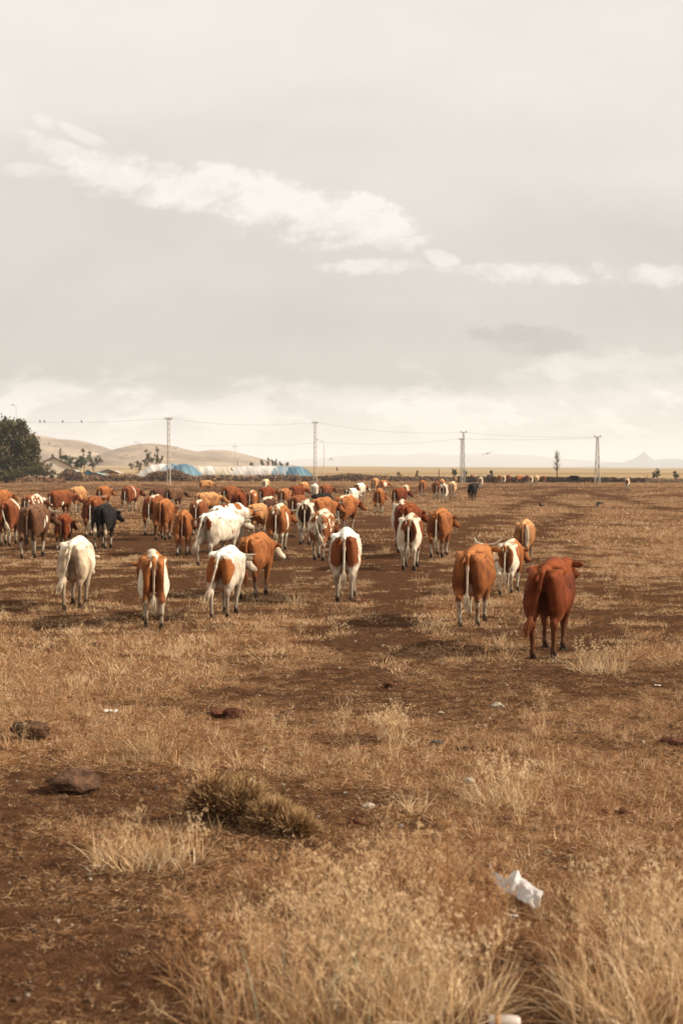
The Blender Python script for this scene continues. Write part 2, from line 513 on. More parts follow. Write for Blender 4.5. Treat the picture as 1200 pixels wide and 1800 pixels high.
def tuft_low(seed, n=26, rad=.085, L=(.03, .11), w=.0056, el=(5, 70), curl=1.0):
    b = Blades(seed); r = b.r
    for _ in range(n):
        a, q = r.uniform(0, 6.283), rad * math.sqrt(r.rand())
        b.blade((math.cos(a) * q, math.sin(a) * q, 0), rdir(r, *el), r.uniform(*L), w * r.uniform(.6, 1.3), curl, r.rand(), 3)
    return b
def tuft_litter(seed, n=40, rad=.15):
    b = Blades(seed); r = b.r
    for _ in range(n):
        a, q = r.uniform(0, 6.283), rad * math.sqrt(r.rand())
        b.blade((math.cos(a) * q, math.sin(a) * q, r.uniform(.004, .018)), rdir(r, -3, 12), r.uniform(.025, .10), .0042 * r.uniform(.6, 1.2), .9, r.rand(), 3)
    return b
def tuft_clump(seed, n=60, rad=.07, L=(.10, .26), w=.0065, el=(35, 88), curl=.8):
    b = Blades(seed); r = b.r
    for _ in range(n):
        a, q = r.uniform(0, 6.283), rad * math.sqrt(r.rand())
        d = rdir(r, *el); out = np.array((math.cos(a), math.sin(a), 0)) * q / rad * .5
        b.blade((math.cos(a) * q, math.sin(a) * q, 0), d + out, r.uniform(*L), w * r.uniform(.6, 1.3), curl, r.rand(), 4, .25)
    return b
def tuft_weed(seed, n=7, H=(.18, .42)):
    b = Blades(seed); r = b.r
    for _ in range(n):
        d = rdir(r, 55, 88); L = r.uniform(*H)
        p = np.array((r.uniform(-.03, .03), r.uniform(-.03, .03), 0)); q = p.copy(); side = np.array((1, 0, 0)); pts = [p]
        for i in range(5):
            d = d + r.normal(size=3) * .16; d /= np.linalg.norm(d); q = q + d * L / 5; pts.append(q.copy())
            if i >= 1:
                for _k in range(2):
                    e = rdir(r, 10, 70); l = r.uniform(.04, .11)
                    b.blade(q, e, l, .0032, .6, r.rand(), 2)
                    if r.rand() < .6: b.head(q + e * l, .010, 5, .75, w=.0045)
        b.strip(pts, .0045, np.array((.7, .7, 0)), .5)
        b.head(q, .014, 8, .8, w=.005)
    return b

SRC = bpy.data.collections.new('grass_tufts')           # never linked to the scene: only feeds the scatter below
src_n = 0
def add_src(me):
    global src_n
    o = bpy.data.objects.new('%03d_tuft' % src_n, me); SRC.objects.link(o); src_n += 1; return src_n - 1
LOW = [add_src(tuft_low(100 + i).mesh('tuft', STRAW)) for i in range(4)] + [add_src(tuft_low(110 + i, 24, .07, (.05, .14), .004, (30, 85), .7).mesh('tuft', STRAW_PALE)) for i in range(2)]
LIT = [add_src(tuft_litter(130 + i).mesh('tuft', STRAW if i < 2 else STRAW_RUST)) for i in range(4)]
CLU = [add_src(tuft_clump(140 + i).mesh('tuft', STRAW_PALE if i % 2 else STRAW)) for i in range(4)]
WEE = [add_src(tuft_weed(150 + i).mesh('tuft', STRAW_PALE if i % 2 else STRAW_RUST)) for i in range(4)]
MID = [add_src(tuft_low(160 + i, 60, .30, (.04, .13), .011, (5, 60), .8).mesh('tuft', STRAW if i < 3 else STRAW_PALE)) for i in range(4)]
FAR = [add_src(tuft_low(170 + i, 60, .9, (.05, .20), .035, (8, 60), .6).mesh('tuft', STRAW)) for i in range(3)]

def scatter(name, P, rotz, scl, idx, tilt=None):
    me = bpy.data.meshes.new(name)
    me.vertices.add(len(P)); me.vertices.foreach_set('co', np.asarray(P, np.float32).ravel())
    rot = np.zeros((len(P), 3), np.float32); rot[:, 2] = rotz
    if tilt is not None: rot[:, :2] = tilt
    a = me.attributes.new('rot', 'FLOAT_VECTOR', 'POINT'); a.data.foreach_set('vector', rot.ravel())
    a = me.attributes.new('scl', 'FLOAT', 'POINT'); a.data.foreach_set('value', np.asarray(scl, np.float32))
    a = me.attributes.new('idx', 'INT', 'POINT'); a.data.foreach_set('value', np.asarray(idx, np.int32))
    o = link(bpy.data.objects.new(name, me))
    g = bpy.data.node_groups.new('scatter', 'GeometryNodeTree')
    g.interface.new_socket('Geometry', in_out='INPUT', socket_type='NodeSocketGeometry')
    g.interface.new_socket('Geometry', in_out='OUTPUT', socket_type='NodeSocketGeometry')
    gi = g.nodes.new('NodeGroupInput'); go = g.nodes.new('NodeGroupOutput')
    ci = g.nodes.new('GeometryNodeCollectionInfo'); ci.inputs[0].default_value = SRC; ci.inputs[1].default_value = True; ci.inputs[2].default_value = True
    ip = g.nodes.new('GeometryNodeInstanceOnPoints')
    def na(nm, ty):
        n = g.nodes.new('GeometryNodeInputNamedAttribute'); n.data_type = ty; n.inputs[0].default_value = nm; return n.outputs[0]
    g.links.new(gi.outputs[0], ip.inputs['Points']); g.links.new(ci.outputs[0], ip.inputs['Instance'])
    ip.inputs['Pick Instance'].default_value = True
    g.links.new(na('idx', 'INT'), ip.inputs['Instance Index']); g.links.new(na('rot', 'FLOAT_VECTOR'), ip.inputs['Rotation']); g.links.new(na('scl', 'FLOAT'), ip.inputs['Scale'])
    g.links.new(ip.outputs[0], go.inputs[0])
    md = o.modifiers.new('scatter', 'NODES'); md.node_group = g
    return o

def scatter_grass():
    rs = np.random.RandomState(7)
    P, RZ, SC, IX = [], [], [], []
    def zone(y0, y1, dens, pick, keep, smin, smax):
        half = 0.31
        area = half * (y1 * y1 - y0 * y0) + 2.0 * (y1 - y0)
        n = int(area * dens)
        y = np.sqrt(rs.uniform(y0 * y0, y1 * y1, n)); x = rs.uniform(-1, 1, n) * (half * y + 1.0)
        s = soil(x, y)
        k = rs.rand(n) < keep(s, x, y)
        x, y, s = x[k], y[k], s[k]; n = len(x)
        P.append(np.stack([x, y, gh(x, y) - 0.004], 1)); RZ.append(rs.uniform(0, 6.283, n))
        SC.append(rs.uniform(smin, smax, n) * (1.15 - 0.45 * s)); IX.append(rs.choice(pick, n))
    thin = lambda s, x, y: np.clip(1.0 - 1.15 * s, 0.06, .85)
    zone(4.5, 17, 66, LOW[:4], thin, .40, 1.1)
    zone(4.5, 17, 9, LOW[4:], lambda s, x, y: np.clip(1.0 - 1.6 * s, 0, 1), .6, 1.3)
    zone(4.5, 20, 80, LIT, lambda s, x, y: np.clip(1.05 - .55 * s, .1, 1), .6, 1.2)
    zone(5, 24, 3, CLU, lambda s, x, y: np.clip(.9 - 2.0 * s, 0, 1), .45, 1.0)
    zone(5, 34, 2.6, WEE, lambda s, x, y: np.clip(.9 - 1.3 * s, 0.03, 1), .55, 1.05)
    zone(17, 48, 13, MID, thin, .6, 1.15)
    zone(24, 60, 1.2, CLU, lambda s, x, y: np.clip(.9 - 1.8 * s, 0, 1), .7, 1.3)
    zone(48, 125, 2.6, FAR, lambda s, x, y: np.clip(1.05 - 1.1 * s, 0.04, 1), .6, 1.0)
    zone(125, 300, .28, FAR, lambda s, x, y: np.clip(1.05 - 1.1 * s, 0.04, 1), .8, 1.6)
    o = scatter('dry_grass', np.concatenate(P), np.concatenate(RZ), np.concatenate(SC), np.concatenate(IX))
    tag(o, 'short dry straw-coloured grass covering the whole field', 'grass', kind='stuff')
scatter_grass()

# ---------------------------------------------------------------- pebbles and clods
def lump(seed, r=(1, 1, 1), sub=2, planes=14, rough=.05, lo=.62):
    rs = np.random.RandomState(seed)
    bm = bmesh.new(); bmesh.ops.create_icosphere(bm, subdivisions=sub, radius=1)
    n = rs.normal(size=(planes, 3)); n /= np.linalg.norm(n, axis=1)[:, None]; d = rs.uniform(lo, 1.0, planes)
    V = np.array([v.co[:] for v in bm.verts]); F = [tuple(v.index for v in f.verts) for f in bm.faces]; bm.free()
    dots = V @ n.T
    rad = np.min(np.where(dots > .05, d / np.maximum(dots, .05), 9), axis=1); rad = np.minimum(rad, 1.15)
    V = V * rad[:, None] * (1 + rs.normal(size=(len(V), 1)) * rough)
    return V * np.array(r), F
EARTH = plain_mat('earth_clod', (0.10, 0.058, 0.034), .95, .1, .4, 20)
STONE_GREY = plain_mat('grey_pebble', (0.26, 0.21, 0.16), .9, .2, .3, 20)
SRC2 = SRC
def scatter_pebbles():
    ids = []
    for i in range(5):
        V, F = lump(300 + i, (1, .8, .6), 1)
        me = bpy.data.meshes.new('pebble'); me.from_pydata([tuple(v) for v in V], [], F); me.materials.append(EARTH if i < 4 else STONE_GREY)
        ids.append(add_src(me))
    rs = np.random.RandomState(9)
    n = 30000
    y = np.sqrt(rs.uniform(4.5 ** 2, 26 ** 2, n)); x = rs.uniform(-1, 1, n) * (.31 * y + 1)
    s = soil(x, y); k = rs.rand(n) < np.clip(s * 1.2 - .15, .04, 1)
    x, y = x[k], y[k]; n = len(x)
    sc = .006 + .022 * rs.rand(n) ** 5 + .004 * rs.rand(n)
    o = scatter('pebbles', np.stack([x, y, gh(x, y) + sc * .25], 1), rs.uniform(0, 6.28, n), sc, rs.choice(ids, n, p=[.23, .23, .23, .23, .08]))
    tag(o, 'small clods and pebbles strewn over the bare earth', 'pebbles', kind='stuff')
scatter_pebbles()
# ================================================================ hills and far mountains
def ridge(name, pts, Y, depth, mat, seed, rough=.06, nx=120, ny=27, smooth=.4, cap=None):
    """A range of hills whose crest passes through the given photograph points at distance Y."""
    us = np.array([p[0] for p in pts], float)
    hs = np.array([at_depth(p[0], p[1], Y).z for p in pts]); xs = (us - 600) / FPX * Y
    gx = np.linspace(xs[0], xs[-1], nx); base = np.interp(gx, xs, hs)
    k = np.ones(7) / 7; sm = np.convolve(np.pad(base, 3, mode='edge'), k, 'valid'); base = base * (1 - smooth) + sm * smooth
    low = base if cap is None else np.minimum(base, cap); V = []
    for j in range(ny):
        v = j / (ny - 1) * 2 - 1; v = v * abs(v) ** .6       # rows crowd towards the crest
        prof = math.cos(v * math.pi / 2) ** 1.25
        yy = Y + v * depth
        n = fbm(gx / (depth * .35) + 3, np.full(nx, yy / (depth * .35)), seed, 4) - .5
        gul = fbm(gx / (depth * .09), np.full(nx, yy / (depth * .30)), seed + 9, 3) - .5
        z = low * prof + (base - low) * math.exp(-(v * depth / 48.0) ** 2) + np.abs(low) * (n * rough * 3 + gul * rough * 1.8) * (1 - prof * .85) * prof ** .3
        if j in (0, ny - 1): z = np.full(nx, -6.0)
        V += [(a, yy, b) for a, b in zip(gx, z)]
    F = [(j * nx + i, j * nx + i + 1, (j + 1) * nx + i + 1, (j + 1) * nx + i) for j in range(ny - 1) for i in range(nx - 1)]
    o = mesh_obj(name, V, F, mat, None, True); o['kind'] = 'structure'; return o

def hill_mat(name, c0, c1, s):
    m, t, b, o = new_mat(name); co = objco(t)
    n = noise(t, vmul(t, co, (1, .5, 1.6)), s, 6, .6); n2 = noise(t, vmul(t, co, (1, 1, 5)), s * 5, 4, .6)
    finish(t, b, mixc(t, (n * .6 + n2 * .4).step(.38, .64), c0, c1), .95, .05); return m
HILL = hill_mat('dry_hillside', (0.15, 0.095, 0.055), (0.38, 0.275, 0.175), .010)
MOUNT = hill_mat('far_rock', (0.16, 0.13, 0.11), (0.26, 0.21, 0.17), .0012)
MOUNT2 = hill_mat('blue_grey_rock', (0.085, 0.085, 0.095), (0.15, 0.145, 0.15), .0012)
ridge('hills', [(-260, 800), (-120, 772), (-30, 768), (30, 765), (52, 763), (80, 767), (100, 772), (135, 773), (165, 782), (205, 797), (235, 806), (290, 814), (340, 822)], 2700, 700, HILL, 11)
ridge('hills', [(120, 822), (160, 808), (205, 798), (228, 786), (255, 780), (280, 780), (305, 784), (330, 791), (380, 799), (430, 809), (480, 817), (540, 823)], 2350, 520, HILL, 17)
ridge('hills', [(250, 820), (300, 803), (345, 795), (368, 791), (400, 791), (425, 797), (450, 804), (480, 812), (540, 822)], 3000, 420, HILL, 23)
ridge('mountains', [(380, 816), (480, 810), (560, 806), (610, 801), (660, 798), (700, 801), (745, 796), (790, 801), (850, 797), (880, 799), (905, 799), (930, 800), (960, 804), (1010, 808), (1070, 812), (1140, 818), (1190, 823)], 12000, 1300, MOUNT, 31)
ridge('mountains', [(1010, 822), (1045, 818), (1072, 813), (1092, 813), (1102, 810), (1113, 806), (1121, 801.5), (1126, 798), (1131, 793), (1136, 798), (1142, 804), (1148, 808), (1165, 806.5), (1182, 806), (1200, 808), (1240, 806), (1290, 800), (1350, 806), (1420, 815), (1500, 823)], 9200, 350, MOUNT2, 37, .04, 300, 41, .1, at_depth(1131, 808.5, 9200).z)

# ================================================================ trees and bushes
LEAF = {}
def leaf_mat(key, c0, c1):
    m, t, b, o = new_mat('leaves_' + key)
    tone = attr(t, 'tone')
    col = mixc(t, tone, c0, c1)
    finish(t, b, col, .7, .25)
    tr = t.nodes.new('ShaderNodeBsdfTranslucent'); put(t, tr.inputs[0], col)
    mx = t.nodes.new('ShaderNodeMixShader'); mx.inputs[0].default_value = .22
    t.links.new(b.outputs[0], mx.inputs[1]); t.links.new(tr.outputs[0], mx.inputs[2]); t.links.new(mx.outputs[0], o.inputs[0])
    LEAF[key] = m
leaf_mat('olive', (0.060, 0.052, 0.020), (0.175, 0.140, 0.062))
leaf_mat('green', (0.030, 0.042, 0.018), (0.082, 0.094, 0.040))
leaf_mat('dry', (0.16, 0.105, 0.045), (0.33, 0.235, 0.11))
leaf_mat('autumn', (0.24, 0.18, 0.09), (0.40, 0.31, 0.17))
BARK = plain_mat('bark', (0.11, 0.075, 0.05), .9, .1, .4, 6)

def plant(name, label, px, py_base, Y, lobes, size, n, key, trunk=None, cat='tree', group=None, seed=1, parts=('crown', 'trunk')):
    """lobes: (px, py, half width px, half height px) clusters of leaves as the photograph shows them, at distance Y."""
    rs = np.random.RandomState(seed)
    mpp = Y / FPX
    base = at_depth(px, py_base, Y); base.z = float(gh(base.x, Y)) - .05
    root = empty(name, base)
    V, F, T = [], [], []
    k = 0
    tot = sum(l[2] * l[3] for l in lobes)
    for (lx, ly, hw, hh) in lobes:
        c = at_depth(lx, ly, Y) - base; a = hw * mpp; b = hh * mpp; dp = a * .85
        # smaller clumps inside each lobe, leaves gathered on the clumps: light gaps stay between them
        m = max(4, int(n * hw * hh / tot))
        nc = max(5, m // 26)
        cl = rs.normal(size=(nc, 3)); cl /= np.linalg.norm(cl, axis=1)[:, None]; cl *= (rs.rand(nc, 1) ** .4)
        for _ in range(m):
            q = cl[rs.randint(nc)] * (a, dp, b) + rs.normal(size=3) * (a, dp, b) * .16
            p = np.array(c) + q
            if p[2] < .05: continue
            u = rs.normal(size=3); u /= np.linalg.norm(u); v = np.cross(u, rs.normal(size=3)); v /= np.linalg.norm(v)
            s = size * rs.uniform(.6, 1.3)
            V += [p - u * s * .5, p + v * s * .33, p + u * s * .55, p - v * s * .33]
            F.append((k, k + 1, k + 2, k + 3)); k += 4
            tn = rs.rand(); T += [tn] * 4
    me = fast_mesh(parts[0], np.array(V), np.array(F), LEAF[key], False, {'tone': T})
    link(bpy.data.objects.new(parts[0], me), root)
    mb = MB()
    if trunk is None: trunk = .12
    top = Vector((0, 0, 0)); zmax = max((at_depth(l[0], l[1], Y) - base).z for l in lobes)
    bend = rs.normal(size=2) * .08
    mid = Vector((bend[0] * zmax, bend[1] * zmax, zmax * .55))
    mb.tube([(0, 0, -.1), mid * .5, mid, Vector((bend[0] * 1.5 * zmax, 0, zmax))], [trunk * 1.3, trunk, trunk * .7, trunk * .25], 7)
    for (lx, ly, hw, hh) in lobes:
        c = at_depth(lx, ly, Y) - base
        for _ in range(3):
            e = Vector(c) + Vector(rs.normal(size=3) * .4 * hw * mpp); s0 = mid * rs.uniform(.45, 1.0)
            mb.tube([s0, (s0 + e) / 2 + Vector(rs.normal(size=3) * .06 * hw * mpp), e], [trunk * .4, trunk * .25, trunk * .08], 5)
    mb.build(parts[1], BARK, root, True)
    tag(root, label, cat, group)
    return root
TG = 'trees and bushes in the village'
plant('leafy_tree', 'big olive-green tree at the left edge beside the house', 12, 838, 235, [(8, 760, 26, 24), (34, 752, 17, 14), (45, 785, 22, 24), (10, 800, 34, 26), (62, 790, 9, 18), (50, 815, 22, 14), (-30, 780, 30, 36), (20, 826, 36, 12), (62, 828, 20, 9)], .42, 19000, 'olive', .32, group=TG, seed=3)
plant('shrub', 'loose grey-green shrub spreading below the big left tree', 78, 842, 228, [(70, 824, 18, 11), (92, 832, 12, 9), (45, 830, 18, 9), (20, 833, 18, 7)], .26, 2400, 'olive', .06, 'bush', TG, 4, ('foliage', 'stem'))
plant('leafy_tree', 'narrow poplar crown standing over the round trees by the house', 107, 826, 330, [(107, 793, 3.2, 6), (106, 802, 4, 6)], .3, 420, 'autumn', .09, group=TG, seed=5)
plant('round_tree', 'dark low bushy tree just right of the house roof', 117, 828, 320, [(112, 805, 10, 6), (124, 806, 9, 6), (120, 814, 12, 6)], .3, 900, 'green', .12, group=TG, seed=6)
plant('leafy_tree', 'slim pointed tree rising behind the dark round one', 146, 826, 345, [(146, 793, 3.2, 7), (146, 802, 3.5, 5)], .3, 360, 'olive', .09, group=TG, seed=7)
plant('round_tree', 'dense dark green round tree in the village', 143, 828, 318, [(143, 810, 11.5, 8), (138, 818, 8, 6)], .28, 1300, 'green', .14, group=TG, seed=8)
plant('leafy_tree', 'ragged tree right of the dark round one, above the blue shed', 165, 828, 322, [(158, 802, 6, 8), (168, 808, 8, 7), (176, 810, 6, 6), (164, 816, 10, 5)], .28, 900, 'olive', .1, group=TG, seed=9)
plant('leafy_tree', 'pair-trunked olive tree behind the white tarpaulin', 261, 830, 330, [(259, 800, 6.5, 9), (264, 806, 8, 9), (255, 812, 6, 7)], .28, 800, 'olive', .1, group=TG, seed=10)
plant('leafy_tree', 'tallest thin tree over the white tarpaulin', 277, 830, 332, [(277, 790, 3.5, 7), (275, 802, 5, 8), (284, 806, 4, 8), (278, 812, 8, 6)], .28, 620, 'olive', .1, group=TG, seed=11)
plant('shrub', 'dusty bush between the street lamp and white tarpaulin', 242, 832, 318, [(240, 815, 8, 7), (230, 818, 7, 6), (247, 818, 6, 8)], .26, 600, 'olive', .06, 'bush', TG, 12, ('foliage', 'stem'))
for i, (x, ty, w, lb) in enumerate([(443, 816, 4, 'lowest dark bush at the left end of the distant tree row'), (462, 811, 6, 'broad distant tree at the left of the row behind the long tunnel'), (471, 808, 3, 'tallest pointed tree of the distant row behind the tunnel'),
                                    (479, 810, 3.4, 'third tree of the distant row behind the tunnel'), (485, 810, 2.6, 'thin tree right of the middle of the distant row'), (494, 815, 3, 'low tree near the right end of the distant row'), (505, 813, 3, 'last tree at the right end of the distant row')]):
    plant('distant_tree', lb, x, 823, 620, [(x, ty, w, 4.5), (x, ty + 5, w * .9, 4)], .5, 260, 'olive', .1, group='distant row of trees behind the tunnel', seed=30 + i)
for i, (x, ty, w, k, lb) in enumerate([(799, 828, 4.5, 'green', 'small dark tree on the plain left of the double pylon'), (817, 829, 3, 'olive', 'small thin tree on the plain right of the double pylon'), (863, 831, 2.4, 'green', 'lone thin dark sapling behind the far cattle'),
                                       (733, 832, 3.5, 'dry', 'dusty bush standing on the plain behind the stone heap'), (702, 832, 4, 'dry', 'pale round bush on the plain near the fence post'),
                                       (1154, 829, 4.2, 'green', 'taller of the two evergreen trees behind the right wall'), (1148, 835, 2.5, 'green', 'small bush at the foot of the taller evergreen'), (1187, 833, 5, 'green', 'shorter wide evergreen tree near the right edge')]):
    plant('small_tree', lb, x, 841, 290, [(x, ty, w, 4.5 if x < 1100 else 5), (x, ty + 4.5, w * 1.05, 4.5)], .26, 420, k, .07, group='small trees on the plain', seed=50 + i)
def poplar():
    Y = 300; rs = np.random.RandomState(77)
    b = at_depth(978, 838, Y); b.z = float(gh(b.x, Y)) - .05
    root = empty('poplar_tree', b); mb = MB(); H = (838 - 783) * Y / FPX
    mb.tube([(0, 0, 0), (.05, 0, H * .4), (0, 0, H * .8), (.02, 0, H)], [.15, .11, .05, .02], 7)
    V, F, T = [], [], []; k = 0
    for i in range(64):
        z0 = H * rs.uniform(.26, .84); a = rs.uniform(0, 6.28); L = H * rs.uniform(.10, .22) * (1.25 - .7 * z0 / H)
        d = Vector((math.cos(a) * .75, math.sin(a) * .75, 1)).normalized(); p0 = Vector((0, 0, z0)); p1 = p0 + d * L
        mb.tube([p0, (p0 + p1) / 2 + Vector((math.cos(a), math.sin(a), 0)) * .08, p1], [.045, .03, .01], 4)
        for _ in range(5):
            p = np.array(p0.lerp(p1, rs.uniform(.35, 1.05))) + rs.normal(size=3) * .20; u = rs.normal(size=3); u /= np.linalg.norm(u); v = np.cross(u, rs.normal(size=3)); s = .17
            V += [p - u * s * .5, p + v * s * .3, p + u * s * .5, p - v * s * .3]; F.append((k, k + 1, k + 2, k + 3)); k += 4; T += [rs.rand()] * 4
    mb.build('trunk', BARK, root, True)
    link(bpy.data.objects.new('crown', fast_mesh('crown', np.array(V), np.array(F), LEAF['autumn'], False, {'tone': T})), root)
    tag(root, 'lone upright poplar almost bare of leaves, behind the dark wall', 'tree')
poplar()

# ================================================================ village buildings
WALL = plain_mat('lime_wash', (0.66, 0.56, 0.44), .9, .1, .12, .8)
ROOF = plain_mat('grey_roof', (0.27, 0.22, 0.18), .85, .2, .2, 1.5)
ROOF_D = plain_mat('dark_eaves', (0.07, 0.045, 0.035), .8, .2, .3, 3)
BLUE = plain_mat('blue_sheet', (0.055, 0.26, 0.42), .6, .3, .2, 1)
TEAL = plain_mat('teal_sheet', (0.30, 0.46, 0.44), .6, .3, .15, 1)
OCHRE = plain_mat('ochre_wall', (0.50, 0.29, 0.12), .9, .1, .15, 1)
GLASS = plain_mat('dark_window', (0.05, 0.055, 0.06), .2, .5, .1, 1)
FRAME = plain_mat('window_frame', (0.50, 0.43, 0.36), .7)
def house(label, px, base_y, Y, w, d, eave, ridge_h, rz, wall, roof, windows=(), chimney=False, name='village_house'):
    p = at_depth(px, base_y, Y); p.z = float(gh(p.x, Y)) - .05
    root = empty(name, p, rz)
    hw, hd = w / 2, d / 2
    V = [(-hw, -hd, 0), (hw, -hd, 0), (hw, hd, 0), (-hw, hd, 0), (-hw, -hd, eave), (hw, -hd, eave), (hw, hd, eave), (-hw, hd, eave), (0, -hd, ridge_h), (0, hd, ridge_h)]
    mesh_obj('wall', V, [(0, 1, 5, 8, 4), (2, 3, 7, 9, 6), (1, 2, 6, 5), (3, 0, 4, 7), (4, 8, 9, 7), (8, 5, 6, 9), (3, 2, 1, 0)], wall, root)
    for s in (-1, 1):
        sl = math.atan2(ridge_h - eave, hw); L = math.hypot(ridge_h - eave, hw) + .35
        rot = Matrix.Rotation(s * sl, 3, 'Y')
        c = Vector((s * (L / 2) * math.cos(sl), 0, ridge_h - (L / 2) * math.sin(sl) + .09))
        r = MB().box(c, (L, d + .5, .10), rot=rot).build('roof', roof, root)
        MB().box(c + rot @ Vector((0, -hd - .28, -.06)), (L, .08, .2), rot=rot).build('eave_board', ROOF_D, r)
    for (wx, wz, ww, wh) in windows:
        f = MB(); t_ = .09
        f.box((wx, -hd - .03, wz + wh / 2), (ww + .1, .07, t_)).box((wx, -hd - .03, wz - wh / 2), (ww + .1, .07, t_))
        f.box((wx - ww / 2, -hd - .03, wz), (t_, .07, wh)).box((wx + ww / 2, -hd - .03, wz), (t_, .07, wh)).box((wx, -hd - .032, wz), (.06, .06, wh - .1))
        wo = f.build('window', FRAME, root); MB().box((wx, -hd - .012, wz), (ww - .05, .02, wh - .05)).build('pane', GLASS, wo)
    if chimney: MB().box((0, 0, ridge_h + .3), (.45, .45, .7)).build('chimney', ROOF_D, root)
    tag(root, label, 'house'); return root
house('cream gabled village house with grey roof beside the big tree', 93, 836, 300, 8.4, 9, 2.5, 4.7, R(14), WALL, ROOF, [(-.5, 3.15, .55, .8)], True)
house('low grey-roofed farm shed behind the blue shed', 186, 830, 312, 3.4, 5, 1.5, 2.1, R(20), plain_mat('mud_wall', (0.36, 0.27, 0.19), .9), ROOF, [(.4, .9, .6, .5)], False, 'farm_shed')
house('small ochre hut with a dark opening among the rubble', 204, 831, 306, 1.9, 2.2, 1.4, 1.75, R(-12), OCHRE, plain_mat('hut_roof', (0.42, 0.36, 0.30), .9), [(.35, .85, .4, .45)], False, 'hut')
house('bright blue metal shed left of the teal roof', 155, 832, 304, 1.6, 2, 1.5, 2.0, R(10), BLUE, BLUE, (), False, 'blue_shed')
house('flat teal sheet roof shelter by the blue shed', 171, 832, 300, 3.0, 2.6, 1.05, 1.35, R(-5), plain_mat('plank_wall', (0.30, 0.25, 0.19), .9), TEAL, (), False, 'shelter')
house('grey shed with pale roof right of the gabled house', 131, 832, 308, 2.6, 3, 1.3, 1.9, R(-15), plain_mat('grey_wall', (0.34, 0.28, 0.22), .9), plain_mat('pale_roof', (0.46, 0.42, 0.37), .8), (), False, 'farm_shed')

# tarpaulin-covered tunnels
def tarp_mat(name, c0, c1, rough=.5):
    m, t, b, o = new_mat(name); x, y, z = sep(t, objco(t))
    st = noise(t, comb(t, x * 1.5 + z * .9, y * .12, z * .15), 1.3, 4, .6); w = noise(t, comb(t, x * 3.0 + z * 1.8, y * .3, z * .3), 1.0, 3, .6)
    finish(t, b, mixc(t, st.step(.36, .66), c0, c1), rough, .3, w, .6, .25); return m
TARP_W = tarp_mat('white_tarpaulin', (0.44, 0.40, 0.35), (0.70, 0.64, 0.57))
TARP_Y = tarp_mat('yellowed_tarpaulin', (0.46, 0.38, 0.26), (0.66, 0.57, 0.42))
TARP_B = tarp_mat('blue_tarpaulin', (0.035, 0.090, 0.125), (0.11, 0.20, 0.245))
TARP_PB = tarp_mat('faded_blue_tarpaulin', (0.13, 0.21, 0.26), (0.42, 0.43, 0.42))
def tunnel(label, x0, x1, y_top, y_bot, Y, pieces, seed, slope=(0.0, 0.10)):
    """A long heap under sheets; pieces: (fraction, material) sheets along its length; the right end falls away."""
    rs = np.random.RandomState(seed)
    a, b = at_depth(x0, y_bot, Y), at_depth(x1, y_bot, Y); L = b.x - a.x
    g0 = float(gh(a.x, Y)); H = at_depth(x0, y_top, Y).z - g0
    root = empty('tarpaulin_tunnel', (a.x, Y, g0 - .05))
    half = 3.6; n = 15
    def ring(u, off):
        e0 = sstep(u, 0, slope[0]) if slope[0] else 1.0; e1 = sstep(1 - u, 0, slope[1]) if slope[1] else 1.0
        h = H * (.18 + .82 * min(float(e0), float(e1)) ** .55) * (1 + .02 * math.sin(u * L / 2.6 + seed) + .012 * math.sin(u * L * 1.9 + off))
        out = []
        for i in range(n):
            t = math.pi * i / (n - 1)
            w = half * (1 + .02 * math.sin(u * L * 2.2))
            out.append((u * L + math.cos(t) * -1.5, -math.cos(t) * w, math.sin(t) ** .75 * h * (1 + .02 * math.sin(u * L * 3 + i))))
        return out
    u = 0.0
    for k, (fr, mt) in enumerate(pieces):
        m = max(6, int(fr * L / .35)); V, F = [], []
        sc = 1.0 + .006 * (k % 2)
        for j in range(m + 1):
            V += [(p[0], p[1] * sc, p[2] * sc) for p in ring(u + fr * j / m, k)]
        for j in range(m):
            for i in range(n - 1): F.append((j * n + i, j * n + i + 1, (j + 1) * n + i + 1, (j + 1) * n + i))
        mesh_obj('sheet', V, F, mt, root, True); u += fr
    # closed ends
    for uu in (0.0, 1.0):
        rg = ring(uu, 0); mesh_obj('end_sheet', rg, [tuple(range(n))], pieces[0 if uu == 0 else -1][1], root)
    tag(root, label, 'tarpaulin'); return root
tunnel('white tarpaulin-covered heap at the left, ending in bright blue', 247, 349, 815, 839, 285, [(.5, TARP_W), (.18, TARP_PB), (.32, TARP_B)], 3, (.28, .22))
tunnel('long low tunnel under white sheets with a blue right end', 330, 546, 819, 839, 297, [(.16, TARP_Y), (.12, TARP_W), (.13, TARP_Y), (.16, TARP_W), (.17, TARP_W), (.12, TARP_PB), (.14, TARP_B)], 8, (.04, .10))

